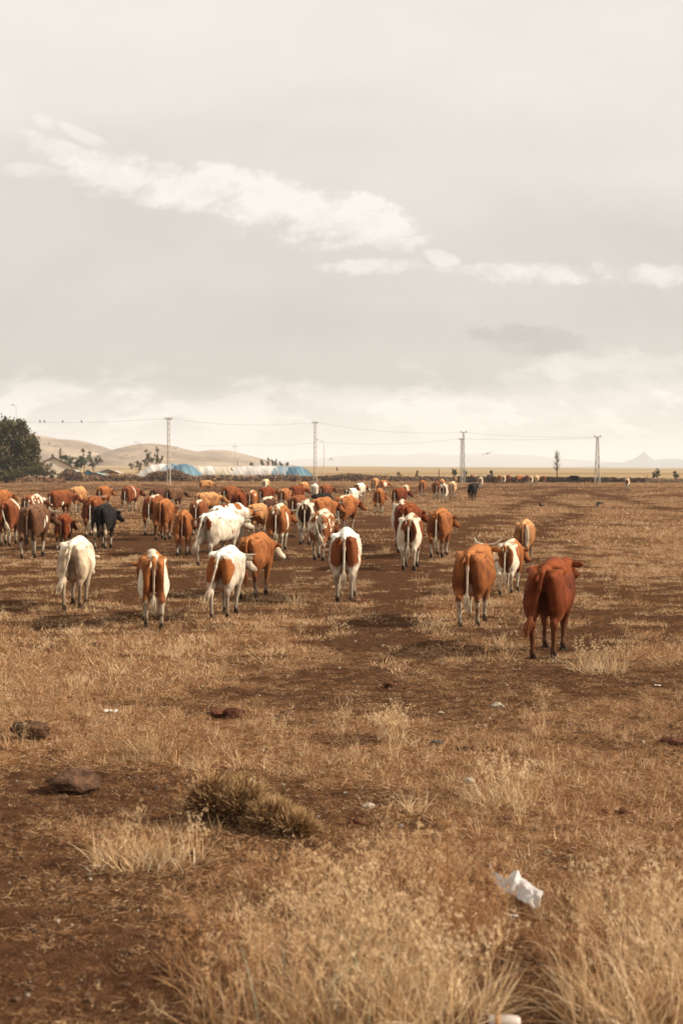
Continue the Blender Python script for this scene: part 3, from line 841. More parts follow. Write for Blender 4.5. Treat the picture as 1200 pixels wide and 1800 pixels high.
# ================================================================ rubble banks and stone walls
RUB = plain_mat('rubble_stone', (0.10, 0.062, 0.042), .95, .1, .55, .9)
RUB2 = plain_mat('dark_stone_wall', (0.055, 0.034, 0.023), .95, .1, .5, .8)
RUB3 = plain_mat('field_stone_wall', (0.25, 0.175, 0.115), .95, .1, .4, .8)
BANK = plain_mat('earth_bank', (0.17, 0.10, 0.055), .95, .1, .4, .5)
_ico = bmesh.new(); bmesh.ops.create_icosphere(_ico, subdivisions=1, radius=1)
ICO_V = np.array([v.co[:] for v in _ico.verts]); ICO_F = np.array([[v.index for v in f.verts] for f in _ico.faces]); _ico.free()
def stones(name, label, prof, Y, mat, size, dens, seed, width=2.2, cat='stone wall', group=None, grass=0, core=BANK):
    """prof: (px, top row) outline of the heap in the photograph; stones piled over an earth core at distance Y."""
    rs = np.random.RandomState(seed)
    us = [p[0] for p in prof]; base = at_depth(us[0], 845, Y)
    root = empty(name, (0, Y, float(gh(0, Y))))
    g = float(gh(0, Y))
    gx = np.linspace((us[0] - 600) / FPX * Y, (us[-1] - 600) / FPX * Y, max(12, int((us[-1] - us[0]) / 3)))
    ht = np.interp(gx, [(u - 600) / FPX * Y for u in us], [at_depth(p[0], p[1], Y).z - g for p in prof])
    ht = ht * (1 + .22 * (fbm(gx / 1.7, gx * 0, seed, 3) - .5))
    V, n = [], 9
    for x, h in zip(gx, ht):
        for i in range(n):
            t = math.pi * i / (n - 1); V.append((x, -math.cos(t) * width * .8, math.sin(t) ** .8 * h * .82 - .12))
    F = [(j * n + i, j * n + i + 1, (j + 1) * n + i + 1, (j + 1) * n + i) for j in range(len(gx) - 1) for i in range(n - 1)]
    mesh_obj('bank', V, F, core, root, True)
    L = gx[-1] - gx[0]; m = int(L * dens)
    P, FF = [], []
    for k in range(m):
        x = rs.uniform(gx[0], gx[-1]); h = float(np.interp(x, gx, ht)); t = math.pi * rs.uniform(0, 1) if rs.rand() < .8 else math.pi * rs.uniform(.05, .5)
        s = size * rs.uniform(.5, 1.35) * (1.0 if rs.rand() < .93 else 1.5)
        c = np.array((x, -math.cos(t) * width * .85, max(math.sin(t) ** .8 * h * .88 - s * .25, s * .2)))
        q = ICO_V * (1 + rs.normal(size=(len(ICO_V), 1)) * .17) * np.array((1, rs.uniform(.6, 1), rs.uniform(.5, .85))) * s * .62
        a = rs.uniform(0, 6.28); q = q @ np.array([[math.cos(a), -math.sin(a), 0], [math.sin(a), math.cos(a), 0], [0, 0, 1]])
        FF.append(ICO_F + len(P) * len(ICO_V)); P.append(q + c)
    me = fast_mesh('stones', np.concatenate(P), np.concatenate(FF), mat)
    o = link(bpy.data.objects.new('stones', me), root); o['kind'] = 'stuff'
    if grass:
        b = Blades(seed + 5)
        for _ in range(int(L * grass)):
            x = b.r.uniform(gx[0], gx[-1]); yy = -width * b.r.uniform(.3, 1.15); h = float(np.interp(x, gx, ht))
            z0 = max(0, math.sin(math.acos(min(1, abs(yy) / width / .85 if abs(yy) < width * .85 else 1))) ** .8 * h * .85)
            for _k in range(8): b.blade((x + b.r.normal() * .18, yy + b.r.normal() * .15, z0), rdir(b.r, 40, 88), b.r.uniform(.3, .75), .07, .5, b.r.rand(), 2)
        o = link(bpy.data.objects.new('weeds', b.mesh('weeds', STRAW)), root); o['kind'] = 'stuff'
    tag(root, label, cat, group); return root
WG = 'rubble banks and walls along the far side of the field'
stones('rubble_bank', 'reddish brushwood and rubble bank under the big left tree', [(-60, 828), (0, 829), (30, 833), (60, 836), (90, 838), (112, 843)], 246, plain_mat('brown_rubble', (0.17, 0.085, 0.048), .95, .1, .5, .9), .32, 26, 1, 2.6, 'rubble', WG, 5)
stones('rubble_bank', 'dark heap of boulders in front of the gabled house', [(100, 844), (107, 828), (118, 821), (128, 823), (140, 828), (152, 832), (160, 842)], 262, RUB, .42, 34, 2, 2.4, 'rubble', WG, 3)
stones('rubble_bank', 'long dark boulder bank in front of the ochre hut', [(148, 841), (165, 836), (180, 833), (200, 834), (215, 833), (232, 832), (248, 836), (256, 839)], 258, RUB, .40, 32, 3, 2.2, 'rubble', WG, 4)
stones('rubble_bank', 'high boulder heap in front of the white tarpaulin', [(250, 842), (262, 830), (275, 825), (290, 827), (300, 822), (315, 823), (328, 832), (345, 838), (356, 842)], 256, RUB, .42, 34, 4, 2.6, 'rubble', WG, 4)
stones('rubble_bank', 'long rubble bank in front of the tarpaulin tunnel', [(340, 836), (370, 833), (400, 834), (440, 835), (480, 833), (520, 834), (560, 836)], 262, RUB, .42, 30, 5, 2.2, 'rubble', WG, 4)
stones('rubble_bank', 'dark rubble bank right of the middle lamp posts', [(556, 836), (590, 833), (615, 831), (650, 833), (690, 836), (720, 837), (760, 836), (800, 838)], 262, RUB, .42, 30, 6, 2.2, 'rubble', WG, 4)
stones('stone_wall', 'dark weathered wall behind the far cattle at the right', [(796, 836.5), (850, 836.5), (900, 837), (960, 837), (1020, 837.2), (1078, 838), (1086, 840.5), (1094, 838.5), (1131, 839.5)], 243, RUB2, .34, 60, 7, .8, 'stone wall', WG, 1.2, RUB2)
stones('stone_wall', 'paler field-stone wall reaching the right edge', [(1132, 839), (1160, 839.5), (1200, 840), (1260, 840.5)], 240, RUB3, .26, 50, 8, .8, 'stone wall', WG, 1.2, RUB3)

def log(label, x, y, L, r, rz, pitch, seed):
    p = ground_at(x, y); m = MB(); d = Vector((math.cos(rz) * math.cos(pitch), math.sin(rz) * math.cos(pitch), math.sin(pitch)))
    m.tube([d * (-L / 2), d * (-L / 6) + Vector((0, 0, .06)), d * (L / 5) + Vector((0, 0, .03)), d * (L / 2)], [r, r * .95, r * .85, r * .6], 8)
    o = m.build('fallen_log', plain_mat('weathered_log', (0.27, 0.19, 0.125), .9, .1, .3, 3), None, True); o.location = p + Vector((0, 0, r + abs(math.sin(pitch)) * L / 2 - .1)); tag(o, label, 'log')
log('pale fallen tree trunk lying at the left edge below the brush', 12, 849, 5.2, .32, R(12), R(10), 1)
log('short thin branch leaning by the left brush pile', 60, 853, 2.2, .09, R(-35), R(-32), 2)

# ================================================================ poles, lamps, wires
CONC = plain_mat('concrete_pole', (0.50, 0.43, 0.34), .85, .2, .2, 2)
STEEL = plain_mat('galvanised_steel', (0.46, 0.41, 0.35), .6, .4, .2, 3, .4)
CABLE = plain_mat('cable', (0.10, 0.085, 0.075), .7)
CERAM = plain_mat('insulator', (0.22, 0.12, 0.07), .3, .5)
def pole_base(px, py, Y):
    p = at_depth(px, py, Y); p.z = float(gh(p.x, Y)) - .05; return p
def ladder_pole(label, px, top, Y, w=.62, lamp=False):
    p = pole_base(px, 850, Y); H = at_depth(px, top, Y).z - p.z
    root = empty('power_pole', p)
    for s in (-1, 1):
        MB().tube([(s * w / 2, 0, 0), (s * w * .325, 0, H)], [.075, .06], 4).build('leg', CONC, root)
    n = 12
    for i in range(1, n):
        z = H * i / n; ww = w * (1 - .35 * i / n)
        MB().box((0, 0, z), (ww, .10, .09)).build('rung', CONC, root)
    arm = MB().box((0, 0, H - .12), (1.0, .10, .12)).build('crossarm', STEEL, root)
    for s in (-.42, 0, .42): MB().tube([(s, 0, H - .06), (s, 0, H + .05), (s, 0, H + .16)], [.05, .08, .04], 6).build('insulator', CERAM, arm)
    tag(root, label, 'power pole', 'power poles crossing the field'); return p + Vector((0, 0, H))
def lattice_pole(label, px, top, Y, w=1.0, wt=.34, twin=False):
    p = pole_base(px, 849, Y); H = at_depth(px, top, Y).z - p.z
    root = empty('lattice_pylon', p)
    for sx in (-1, 1):
        for sy in (-1, 1): MB().tube([(sx * w / 2, sy * w / 2, 0), (sx * wt / 2, sy * wt / 2, H)], [.050, .04], 4).build('leg', STEEL, root)
    br = MB(); n = 11
    for i in range(n):
        z0, z1 = H * i / n, H * (i + 1) / n; w0 = w + (wt - w) * i / n; w1 = w + (wt - w) * (i + 1) / n; s = 1 if i % 2 else -1
        for sy in (-1, 1):
            br.tube([(-s * w0 / 2, sy * w0 / 2, z0), (s * w1 / 2, sy * w1 / 2, z1)], .03, 4); br.tube([(-w1 / 2, sy * w1 / 2, z1), (w1 / 2, sy * w1 / 2, z1)], .03, 4)
            br.tube([(sy * w0 / 2, -s * w0 / 2, z0), (sy * w1 / 2, s * w1 / 2, z1)], .03, 4)
    br.build('bracing', STEEL, root)
    arm = MB().box((0, 0, H), (1.15, .12, .12)).build('crossarm', STEEL, root)
    for s in (-.48, .48): MB().tube([(s, 0, H + .05), (s, 0, H + .2), (s, 0, H + .34)], [.05, .09, .04], 6).build('insulator', CERAM, arm)
    tag(root, label, 'pylon', 'power poles crossing the field'); return p + Vector((0, 0, H))
T1 = ladder_pole('tall twin-leg concrete power pole in front of the white tarpaulin', 297, 735, 205, .42)
T2 = ladder_pole('tall twin-leg concrete power pole right of the long tunnel', 554, 742, 243, .46)
T3 = lattice_pole('tall steel lattice pylon behind the far cattle', 814, 760, 239, .50, .22)
T3b = ladder_pole('shorter thin pole standing against the middle lattice pylon', 810.5, 771, 239.8, .34)
T4 = lattice_pole('wide-footed steel lattice pylon beside the black cow at right', 1049, 768, 237, .80, .30)

def lamp_post(label, px, top, Y, arm=1, name='street_lamp', foot=826):
    p = pole_base(px, foot, Y); H = at_depth(px, top, Y).z - p.z
    root = empty(name, p)
    MB().tube([(0, 0, 0), (0, 0, H)], [.085, .05], 6).build('post', CONC, root)
    if arm:
        MB().tube([(0, 0, H - .1), (-.5 * arm, 0, H + .35), (-1.1 * arm, 0, H + .5)], .04, 5).build('bracket', STEEL, root)
        MB().box((-1.5 * arm, 0, H + .48), (.7, .26, .14)).build('lamp_head', STEEL, root)
    else:
        MB().box((0, 0, H - .5), (1.4, .1, .12)).build('crossarm', STEEL, root)
    tag(root, label, 'lamp post', 'lamp posts and poles in the village'); return p + Vector((0, 0, H))
L1 = lamp_post('street lamp right of the tall middle pole', 569, 777, 300, 1)
L2 = lamp_post('grey utility pole behind the long tunnel', 413, 781, 330, 0, 'utility_pole')
L3 = lamp_post('street lamp in front of the right hill among the trees', 250, 781, 340, 1)
L4 = lamp_post('short dark lamp post beside the ochre hut', 211, 804, 318, -1)
L5 = lamp_post('thin pole behind the gabled house roof', 97, 781, 350, 0, 'utility_pole')
L6 = lamp_post('thin lamp mast rising behind the big left tree', 30, 716, 300, .5)
L7 = lamp_post('small pole at the right foot of the hill', 234, 800, 380, 0, 'utility_pole')
def post(label, px, top, foot, Y):
    p = pole_base(px, foot, Y); H = at_depth(px, top, Y).z - p.z
    o = MB().tube([(0, 0, 0), (.02, 0, H * .5), (0, 0, H)], [.12, .11, .09], 6).build('fence_post', BARK); o.location = p; tag(o, label, 'post')
post('thin wooden post on the plain right of the bushes', 771, 825, 841, 290)
post('short dark post right of the utility pole behind the tunnel', 417.5, 809, 824, 420)

def wire(label, a, b, sag, name='power_line'):
    m = MB(); n = 24; pts = []
    for i in range(n + 1):
        u = i / n; q = a.lerp(b, u); pts.append(q - Vector((0, 0, sag * 4 * u * (1 - u))))
    m.tube(pts, .012, 4); o = m.build(name, CABLE); tag(o, label, 'cable', 'overhead cables'); return pts
Wp = {}
far_l = at_depth(-120, 730, 215)
Wp['a'] = wire('overhead cable running left from the leftmost tall pole, with perched birds', far_l, T1, .85)
wire('overhead cable between the two tall concrete poles', T1, T2, .75)
wire('overhead cable between the middle pole and the lattice pylon', T2, T3, .75)
wire('upper cable between the two lattice pylons', T3, T4, .35)
wire('lower cable between the two lattice pylons', T3b, T4 - Vector((0, 0, .1)), .3)
wire('lower cable from the street lamp to the middle pylon', L1, T3b, .7)
wire('low cable between the utility pole and the street lamp', L2, L1, .45)
wire('low cable between the village lamp and the utility pole', L3, L2, .5)
wire('low cable running left from the village lamp over the hills', at_depth(60, 780, 350), L3, .6)

# ================================================================ birds
FEATH = plain_mat('black_feathers', (0.014, 0.012, 0.012), .6, .3)
FEATH_B = plain_mat('brown_feathers', (0.055, 0.035, 0.024), .7, .3)
def bird(label, px, py, Y, span, yaw, bank, flap, mat=FEATH, name='crow'):
    p = at_depth(px, py, Y); k = span
    m = MB()
    m.tube([(0, .20 * k, 0), (0, .15 * k, .01 * k), (0, .06 * k, 0), (0, -.06 * k, 0), (0, -.16 * k, .0), (0, -.28 * k, 0)], [.008 * k, .032 * k, .05 * k, .05 * k, .03 * k, .012 * k], 8)
    m.add([(-.03 * k, -.18 * k, .004 * k), (.03 * k, -.18 * k, .004 * k), (.07 * k, -.34 * k, 0), (-.07 * k, -.34 * k, 0), (0, -.25 * k, .02 * k)], [(0, 1, 4), (1, 2, 4), (2, 3, 4), (3, 0, 4), (3, 2, 1, 0)])
    o = m.build(name, mat, None, True)
    for s in (-1, 1):
        w = MB(); z1, z2 = flap * .20 * k, flap * .30 * k - .04 * k
        V = [(s * .02 * k, .07 * k, .01 * k), (s * .02 * k, -.09 * k, .01 * k), (s * .22 * k, .10 * k, z1), (s * .22 * k, -.09 * k, z1), (s * .40 * k, .05 * k, z2 * .9), (s * .38 * k, -.10 * k, z2 * .85), (s * .52 * k, -.04 * k, z2), (s * .47 * k, -.10 * k, z2)]
        V += [(a, b, c - .012 * k) for a, b, c in V]
        F = [(0, 1, 3, 2), (2, 3, 5, 4), (4, 5, 7, 6)]; F += [tuple(i + 8 for i in reversed(f)) for f in F]; F += [(0, 2, 10, 8), (2, 4, 12, 10), (4, 6, 14, 12), (6, 7, 15, 14), (7, 5, 13, 15), (5, 3, 11, 13), (3, 1, 9, 11)]
        w.add(V, F).build('wing', mat, o)
    o.location = p; o.rotation_euler = (0, R(bank), R(yaw)); tag(o, label, 'bird'); return o
bird('large brown bird of prey gliding right of the lattice pylon', 856, 797, 180, 1.5, 12, -14, .15, FEATH_B, 'eagle')
bird('black crow flying low over the field at right', 1052, 884, 62, .78, 60, -10, -.2)
bird('small crow skimming the ground left of the larger low one', 950, 889, 60, .5, 50, 15, .6)
bird('crow with arched wings flying right of the street lamp', 582, 806, 150, .75, 20, 0, -.8)
bird('crow diving in front of the long tunnel', 407, 826, 150, .62, 70, 40, .7)
bird('crow flying before the blue end of the tunnel', 509, 824, 150, .6, 40, 25, .8)
bird('tiny crow above the right tip of the tunnel', 538, 823, 170, .5, 10, 10, .2)
bird('crow flapping over the rubble right of the lamp post', 592, 825, 160, .55, 80, 55, .6)
bird('crow flying before the right-hand hill', 309, 788, 160, .6, 40, -15, .3)
bird('crow low over the white tarpaulin beside the pole', 303, 818, 160, .55, 60, 35, .6)
bird('crow over the bright blue tarpaulin', 317, 822, 160, .5, 75, 20, .5)
bird('crow flying in front of the left hill above the house', 87, 780, 170, .55, 60, 20, .5)
def perched(label, px, py):
    best = min(Wp['a'], key=lambda q: abs(q.x / q.y * FPX + 600 - px)); Y = best.y
    i = Wp['a'].index(best); p = at_depth(px, py, Y)
    m = MB(); m.tube([(0, 0, .02), (0, .02, .12), (0, .05, .25), (0, .10, .30), (0, .17, .29)], [.03, .09, .09, .06, .01], 7); m.tube([(0, -.02, .08), (0, -.12, -.10)], [.05, .02], 5)
    o = m.build('perched_bird', FEATH, None, True); j = min(i + 1, len(Wp['a']) - 1); q0, q1 = sorted((Wp['a'][max(i - 1, 0)], Wp['a'][j]), key=lambda v: v.x)
    x = (px - 600) / FPX * Y; u = (x - q0.x) / max(q1.x - q0.x, .01); o.location = q0.lerp(q1, u); o.rotation_euler = (0, 0, R(40)); tag(o, label, 'bird')
perched('leftmost small bird perched on the left cable', 72, 739); perched('second small bird on the left cable, close beside the leftmost', 79, 739)
perched('third small bird on the left cable', 111, 740); perched('fourth small bird on the left cable, nearest the pole', 145, 743)
# ================================================================ cattle: one continuous body grown from a smooth distance field
def seg_dist(P, a, b, ra, rb):
    a, b = np.array(a, float), np.array(b, float)
    ab = b - a
    h = np.clip(((P - a) @ ab) / max(ab @ ab, 1e-9), 0, 1)
    return np.linalg.norm(P - (a + h[..., None] * ab), axis=-1) - (ra + (rb - ra) * h)

def ell_dist(P, c, r, M=None):
    q = P - np.array(c, float)
    if M is not None: q = q @ M
    r = np.array(r, float)
    k0 = np.linalg.norm(q / r, axis=-1); k1 = np.linalg.norm(q / (r * r), axis=-1)
    return k0 * (k0 - 1.0) / np.maximum(k1, 1e-6)

def rotx(a):
    c, s = math.cos(a), math.sin(a)
    return np.array([[1, 0, 0], [0, c, -s], [0, s, c]])

def surface_nets(D, lo, h):
    nx, ny, nz = D.shape
    s = D < 0
    cnt = np.zeros((nx - 1, ny - 1, nz - 1), int); pos = np.zeros((nx - 1, ny - 1, nz - 1, 3))
    corners = [(i, j, k) for i in (0, 1) for j in (0, 1) for k in (0, 1)]
    def cut(A, c): return A[c[0]:nx - 1 + c[0], c[1]:ny - 1 + c[1], c[2]:nz - 1 + c[2]]
    for c0 in corners:
        for ax in range(3):
            if c0[ax]: continue
            c1 = tuple(v + (1 if i == ax else 0) for i, v in enumerate(c0))
            m = cut(s, c0) != cut(s, c1)
            d0, d1 = cut(D, c0)[m], cut(D, c1)[m]
            t = d0 / (d0 - d1)
            p = np.tile(np.array(c0, float), (len(t), 1)); p[:, ax] += t
            pos[m] += p; cnt[m] += 1
    act = cnt > 0
    idx = -np.ones(cnt.shape, int); idx[act] = np.arange(act.sum())
    base = np.argwhere(act)
    V = (base + pos[act] / cnt[act][:, None]) * h + np.array(lo)
    F = []
    for ax in range(3):
        o = [a for a in range(3) if a != ax]
        sl0 = [slice(None)] * 3; sl1 = [slice(None)] * 3
        sl0[ax] = slice(0, -1); sl1[ax] = slice(1, None)
        for a in o: sl0[a] = slice(1, -1); sl1[a] = slice(1, -1)
        m = s[tuple(sl0)] != s[tuple(sl1)]
        e = np.argwhere(m); inside = s[tuple(sl0)][m]
        for a in o: e[:, a] += 1
        q = []
        for da, db in ((0, 0), (1, 0), (1, 1), (0, 1)):
            c = e.copy(); c[:, o[0]] -= da; c[:, o[1]] -= db
            q.append(idx[c[:, 0], c[:, 1], c[:, 2]])
        q = np.stack(q, 1)
        flip = inside if ax != 1 else ~inside
        q[~flip] = q[~flip][:, ::-1]
        F.append(q)
    return V, np.concatenate(F)

class Field:
    def __init__(s, lo, hi, h):
        s.lo, s.h = np.array(lo, float), h
        n = np.ceil((np.array(hi) - s.lo) / h).astype(int) + 1
        ax = [s.lo[i] + h * np.arange(n[i]) for i in range(3)]
        s.P = np.stack(np.meshgrid(*ax, indexing='ij'), -1)
        s.D = np.full(s.P.shape[:3], 1.0)
        s.groups = {}
    def put(s, fn, lo, hi, k, grp):
        m = 0.16
        i0 = np.maximum(np.floor((np.array(lo) - m - s.lo) / s.h).astype(int), 0)
        i1 = np.minimum(np.ceil((np.array(hi) + m - s.lo) / s.h).astype(int) + 1, s.D.shape)
        sl = tuple(slice(a, b) for a, b in zip(i0, i1))
        d = fn(s.P[sl]); A = s.D[sl]
        hh = np.maximum(k - np.abs(A - d), 0) / k
        s.D[sl] = np.minimum(A, d) - hh * hh * k * 0.25
        s.groups.setdefault(grp, []).append(fn)
    def carve(s, c, r, k=0.08):
        R_ = max(r); c = np.array(c, float); m = 0.1
        i0 = np.maximum(np.floor((c - R_ - m - s.lo) / s.h).astype(int), 0); i1 = np.minimum(np.ceil((c + R_ + m - s.lo) / s.h).astype(int) + 1, s.D.shape)
        sl = tuple(slice(a, b) for a, b in zip(i0, i1)); d = -ell_dist(s.P[sl], c, r); A = s.D[sl]
        hh = np.maximum(k - np.abs(A - d), 0) / k
        s.D[sl] = np.maximum(A, d) + hh * hh * k * 0.25
    def ell(s, c, r, k=0.08, M=None, grp='body'):
        R_ = max(r); c = np.array(c, float)
        s.put(lambda P: ell_dist(P, c, r, M), c - R_, c + R_, k, grp)
    def seg(s, a, b, ra, rb, k=0.06, grp='body'):
        lo = np.minimum(a, b) - max(ra, rb); hi = np.maximum(a, b) + max(ra, rb)
        s.put(lambda P: seg_dist(P, a, b, ra, rb), lo, hi, k, grp)
    def gd(s, grp, V):
        d = np.full(len(V), 9.0)
        for fn in s.groups.get(grp, []): d = np.minimum(d, fn(V))
        return d

def dirv(yaw, pitch):
    return np.array([math.sin(yaw) * math.cos(pitch), math.cos(yaw) * math.cos(pitch), math.sin(pitch)])

COW_H = 1.40
def cow_variant(name, fat=1.0, wide=1.0, gait=(0.12, -0.12, -0.10, 0.12), lift=None, neck=(0, 12), head=(0, -40), tail='hang', udder=True, lean=0.0, h=0.0215, asym=0.0):
    """gait: fore/aft offset of left hind, right hind, left fore, right fore foot."""
    f = Field((-0.72, -1.28, -0.03), (0.98, 1.75, 1.72), h)
    W = wide
    # trunk
    f.ell((0, 0.22, 0.965), (0.258 * W, 0.62, 0.36), 0.08)
    f.ell((0.01, -0.03, 0.925), (0.278 * W * fat, 0.56, 0.31 * (0.6 + 0.4 * fat)), 0.08)
    if fat > 1.08: f.ell((0.02, -0.02, 0.89), (0.305 * W * fat, 0.46, 0.31), 0.09)
    f.seg((0, -0.66, 1.29), (0, -0.1, 1.315), 0.065, 0.07, 0.09)
    f.seg((0, -0.1, 1.315), (0, 0.55, 1.315), 0.07, 0.085, 0.09)
    f.ell((0, 0.50, 1.13), (0.19 * W, 0.30, 0.25), 0.1)
    for s in (-1, 1):
        hook = (s * 0.225 * W, -0.40, 1.265); pin = (s * 0.105 * W, -0.83, 1.20)
        f.seg(hook, (0, -0.33, 1.31), 0.046, 0.07, 0.045)
        f.seg(hook, pin, 0.050, 0.046, 0.055)
        f.ell((s * 0.115 * W, -0.60, 1.09), (0.135 * W, 0.245, 0.215), 0.05)
        f.ell((s * 0.175 * W, -0.56, 0.86), (0.125 * W, 0.235, 0.33), 0.045, rotx(-0.18))
        f.ell((s * 0.145 * W, -0.72, 0.90), (0.088 * W, 0.125, 0.27), 0.035, rotx(0.05))
        f.ell((s * 0.235 * W, -0.30, 0.80), (0.085, 0.15, 0.17), 0.08)
        # hind leg
        g = gait[0 if s < 0 else 1]; lf = (lift or {}).get('hl' if s < 0 else 'hr', 0.0)
        hk = np.array((s * 0.150, -0.80 + g * 0.55, 0.50 + lf * 0.5)); ft = np.array((s * 0.135, -0.76 + g - lf * 0.6, 0.125 + lf)); hf = np.array((s * 0.135, -0.70 + g - lf * 0.9, 0.042 + lf * 0.85))
        f.seg((s * 0.18, -0.58 + g * 0.15, 0.80), hk + (0, 0.01, 0.03), 0.125, 0.054, 0.05)
        f.seg(hk + (0, -0.03, 0.055), hk, 0.036, 0.046, 0.04, 'leg')
        f.seg(hk, ft, 0.046, 0.036, 0.04, 'leg')
        f.ell(ft, (0.042, 0.045, 0.048), 0.03, grp='leg')
        f.seg(ft, hf, 0.037, 0.046, 0.02, 'leg')
        # fore leg
        g = gait[2 if s < 0 else 3]; lf = (lift or {}).get('fl' if s < 0 else 'fr', 0.0)
        f.ell((s * 0.185 * W, 0.48, 0.96), (0.125, 0.22, 0.31), 0.08, rotx(0.2))
        kn = np.array((s * 0.150, 0.52 + g * 0.55 + lf * 0.4, 0.42 + lf * 0.4)); ft = np.array((s * 0.145, 0.47 + g - lf * 0.9, 0.125 + lf)); hf = np.array((s * 0.145, 0.52 + g - lf * 1.2, 0.042 + lf * 0.9))
        f.seg((s * 0.18, 0.46 + g * 0.1, 0.76), kn, 0.098, 0.053, 0.07)
        f.ell(kn, (0.055, 0.056, 0.07), 0.03, grp='leg')
        f.seg(kn, ft, 0.043, 0.035, 0.03, 'leg')
        f.ell(ft, (0.042, 0.045, 0.046), 0.03, grp='leg')
        f.seg(ft, hf, 0.037, 0.048, 0.02, 'leg')
    for s in (-1, 1):          # hollow of the flank before the hip, hollows beside the tail, lines of the ribs
        f.carve((s * (0.30 * W + (fat - 1) * .1), -0.20, 1.13), (0.085, 0.11, 0.13), 0.10)
        f.carve((s * 0.060, -0.90, 1.20), (0.022, 0.07, 0.08), 0.05)
        f.carve((s * 0.02, -0.92, 0.86), (0.028, 0.14, 0.24), 0.06)
        for q in range(5): f.carve((s * (0.315 * W + (fat - 1) * .18), 0.02 + q * .085, 0.99), (0.030, 0.016, 0.20), 0.05)
    f.ell((0, 0.66, 0.80), (0.165, 0.20, 0.24), 0.08)
    if udder:
        f.ell((0, -0.43, 0.655), (0.125, 0.16, 0.12), 0.05, grp='udder')
        for sx in (-1, 1):
            for sy in (-.5, -.38): f.seg((sx * 0.06, sy, 0.59), (sx * 0.065, sy, 0.515), 0.02, 0.014, 0.02, 'udder')
    # neck and head
    ny, npit = R(neck[0]), R(neck[1]); hy, hp = R(head[0]), R(head[1])
    nb = np.array((0, 0.60, 1.08)); poll = nb + 0.58 * dirv(ny, npit)
    f.seg(nb, nb * 0.45 + poll * 0.55, 0.235, 0.155, 0.12)
    f.seg(nb * 0.45 + poll * 0.55, poll, 0.155, 0.105, 0.08)
    f.seg((0, 0.66, 0.82), nb * 0.4 + poll * 0.6 - np.array((0, 0, 0.08)), 0.12, 0.06, 0.1)
    fw = dirv(hy, hp); rt = np.array([math.cos(hy), -math.sin(hy), 0.0]); up = np.cross(rt, fw)
    Mh = np.stack([rt, fw, up], 1)
    f.ell(poll + 0.10 * fw, (0.105, 0.17, 0.115), 0.05, Mh, 'head')
    f.seg(poll + 0.12 * fw - 0.015 * up, poll + 0.40 * fw - 0.02 * up, 0.098, 0.068, 0.05, 'head')
    f.ell(poll + 0.43 * fw - 0.02 * up, (0.085, 0.075, 0.07), 0.03, Mh, 'head')
    f.seg(poll + 0.06 * fw - 0.085 * up, poll + 0.34 * fw - 0.07 * up, 0.06, 0.045, 0.05, 'head')
    for s in (-1, 1):
        e0 = poll + s * 0.09 * rt + 0.01 * fw + 0.01 * up
        ed = s * rt * 0.96 - 0.10 * fw - 0.12 * up; ed /= np.linalg.norm(ed)
        ex = np.cross(ed, fw); ex /= np.linalg.norm(ex)
        Me = np.stack([ed, np.cross(ex, ed), ex], 1)
        f.ell(e0 + ed * 0.115, (0.115, 0.034, 0.062), 0.02, Me, 'ear')
        f.ell(poll + 0.15 * fw + s * 0.088 * rt + 0.035 * up, (0.03, 0.035, 0.03), 0.02, Mh, 'head')
    # tail
    T0 = np.array((0, -0.80, 1.315))
    if tail == 'hang': pts = [T0, (0.0, -0.905, 1.25), (0.005, -0.935, 1.05), (0.0, -0.925, 0.80), (-0.005, -0.92, 0.58)]
    elif tail == 'left': pts = [T0, (-0.005, -0.905, 1.26), (-0.03, -0.95, 1.05), (-0.09, -0.97, 0.82), (-0.16, -0.96, 0.60)]
    elif tail == 'right': pts = [T0, (0.01, -0.905, 1.26), (0.04, -0.95, 1.05), (0.09, -0.97, 0.82), (0.14, -0.96, 0.62)]
    else: pts = [T0, (-0.03, -0.95, 1.34), (-0.07, -1.04, 1.20), (-0.02, -1.03, 0.95), (0.05, -1.0, 0.70)]
    pts = [np.array(p, float) for p in pts]
    rr = [0.05, 0.038, 0.028, 0.023, 0.02]
    for i in range(4): f.seg(pts[i], pts[i + 1], rr[i], rr[i + 1], 0.03 if i else 0.06, 'tail')
    V, F = surface_nets(f.D, f.lo, h)
    # one light relaxation
    for _ in range(2):
        acc = np.zeros_like(V); c = np.zeros(len(V))
        for i in range(4):
            a, b = F[:, i], F[:, (i + 1) % 4]
            np.add.at(acc, a, V[b]); np.add.at(c, a, 1); np.add.at(acc, b, V[a]); np.add.at(c, b, 1)
        V = V * 0.5 + 0.5 * acc / np.maximum(c, 1)[:, None]
    V[:, 2] = np.maximum(V[:, 2], 0.0)
    db, dl, dh, dt, de, du = (f.gd(g, V) for g in ('body', 'leg', 'head', 'tail', 'ear', 'udder'))
    A = {'head_m': sstep(dh - db, 0.05, -0.05), 'tail_m': sstep(dt - db, 0.015, -0.015), 'ear_m': sstep(de - np.minimum(db, dh), 0.01, -0.01), 'udder_m': sstep(du - db, 0.01, -0.02)}
    me = fast_mesh('cow_' + name, V, F, None, True, A)
    tip = pts[-1]; td = pts[-1] - pts[-2]
    feet = []
    for k, s in enumerate((-1, 1)):
        lf = (lift or {}).get('hl' if s < 0 else 'hr', 0.0)
        feet.append((s * 0.135, -0.685 + gait[k] - lf * 0.9, lf * 0.85))
    for k, s in enumerate((-1, 1)):
        lf = (lift or {}).get('fl' if s < 0 else 'fr', 0.0)
        feet.append((s * 0.145, 0.535 + gait[2 + k] - lf * 1.2, lf * 0.9))
    return dict(mesh=me, poll=poll, fw=fw, rt=rt, up=up, tip=tip, td=td, feet=feet)

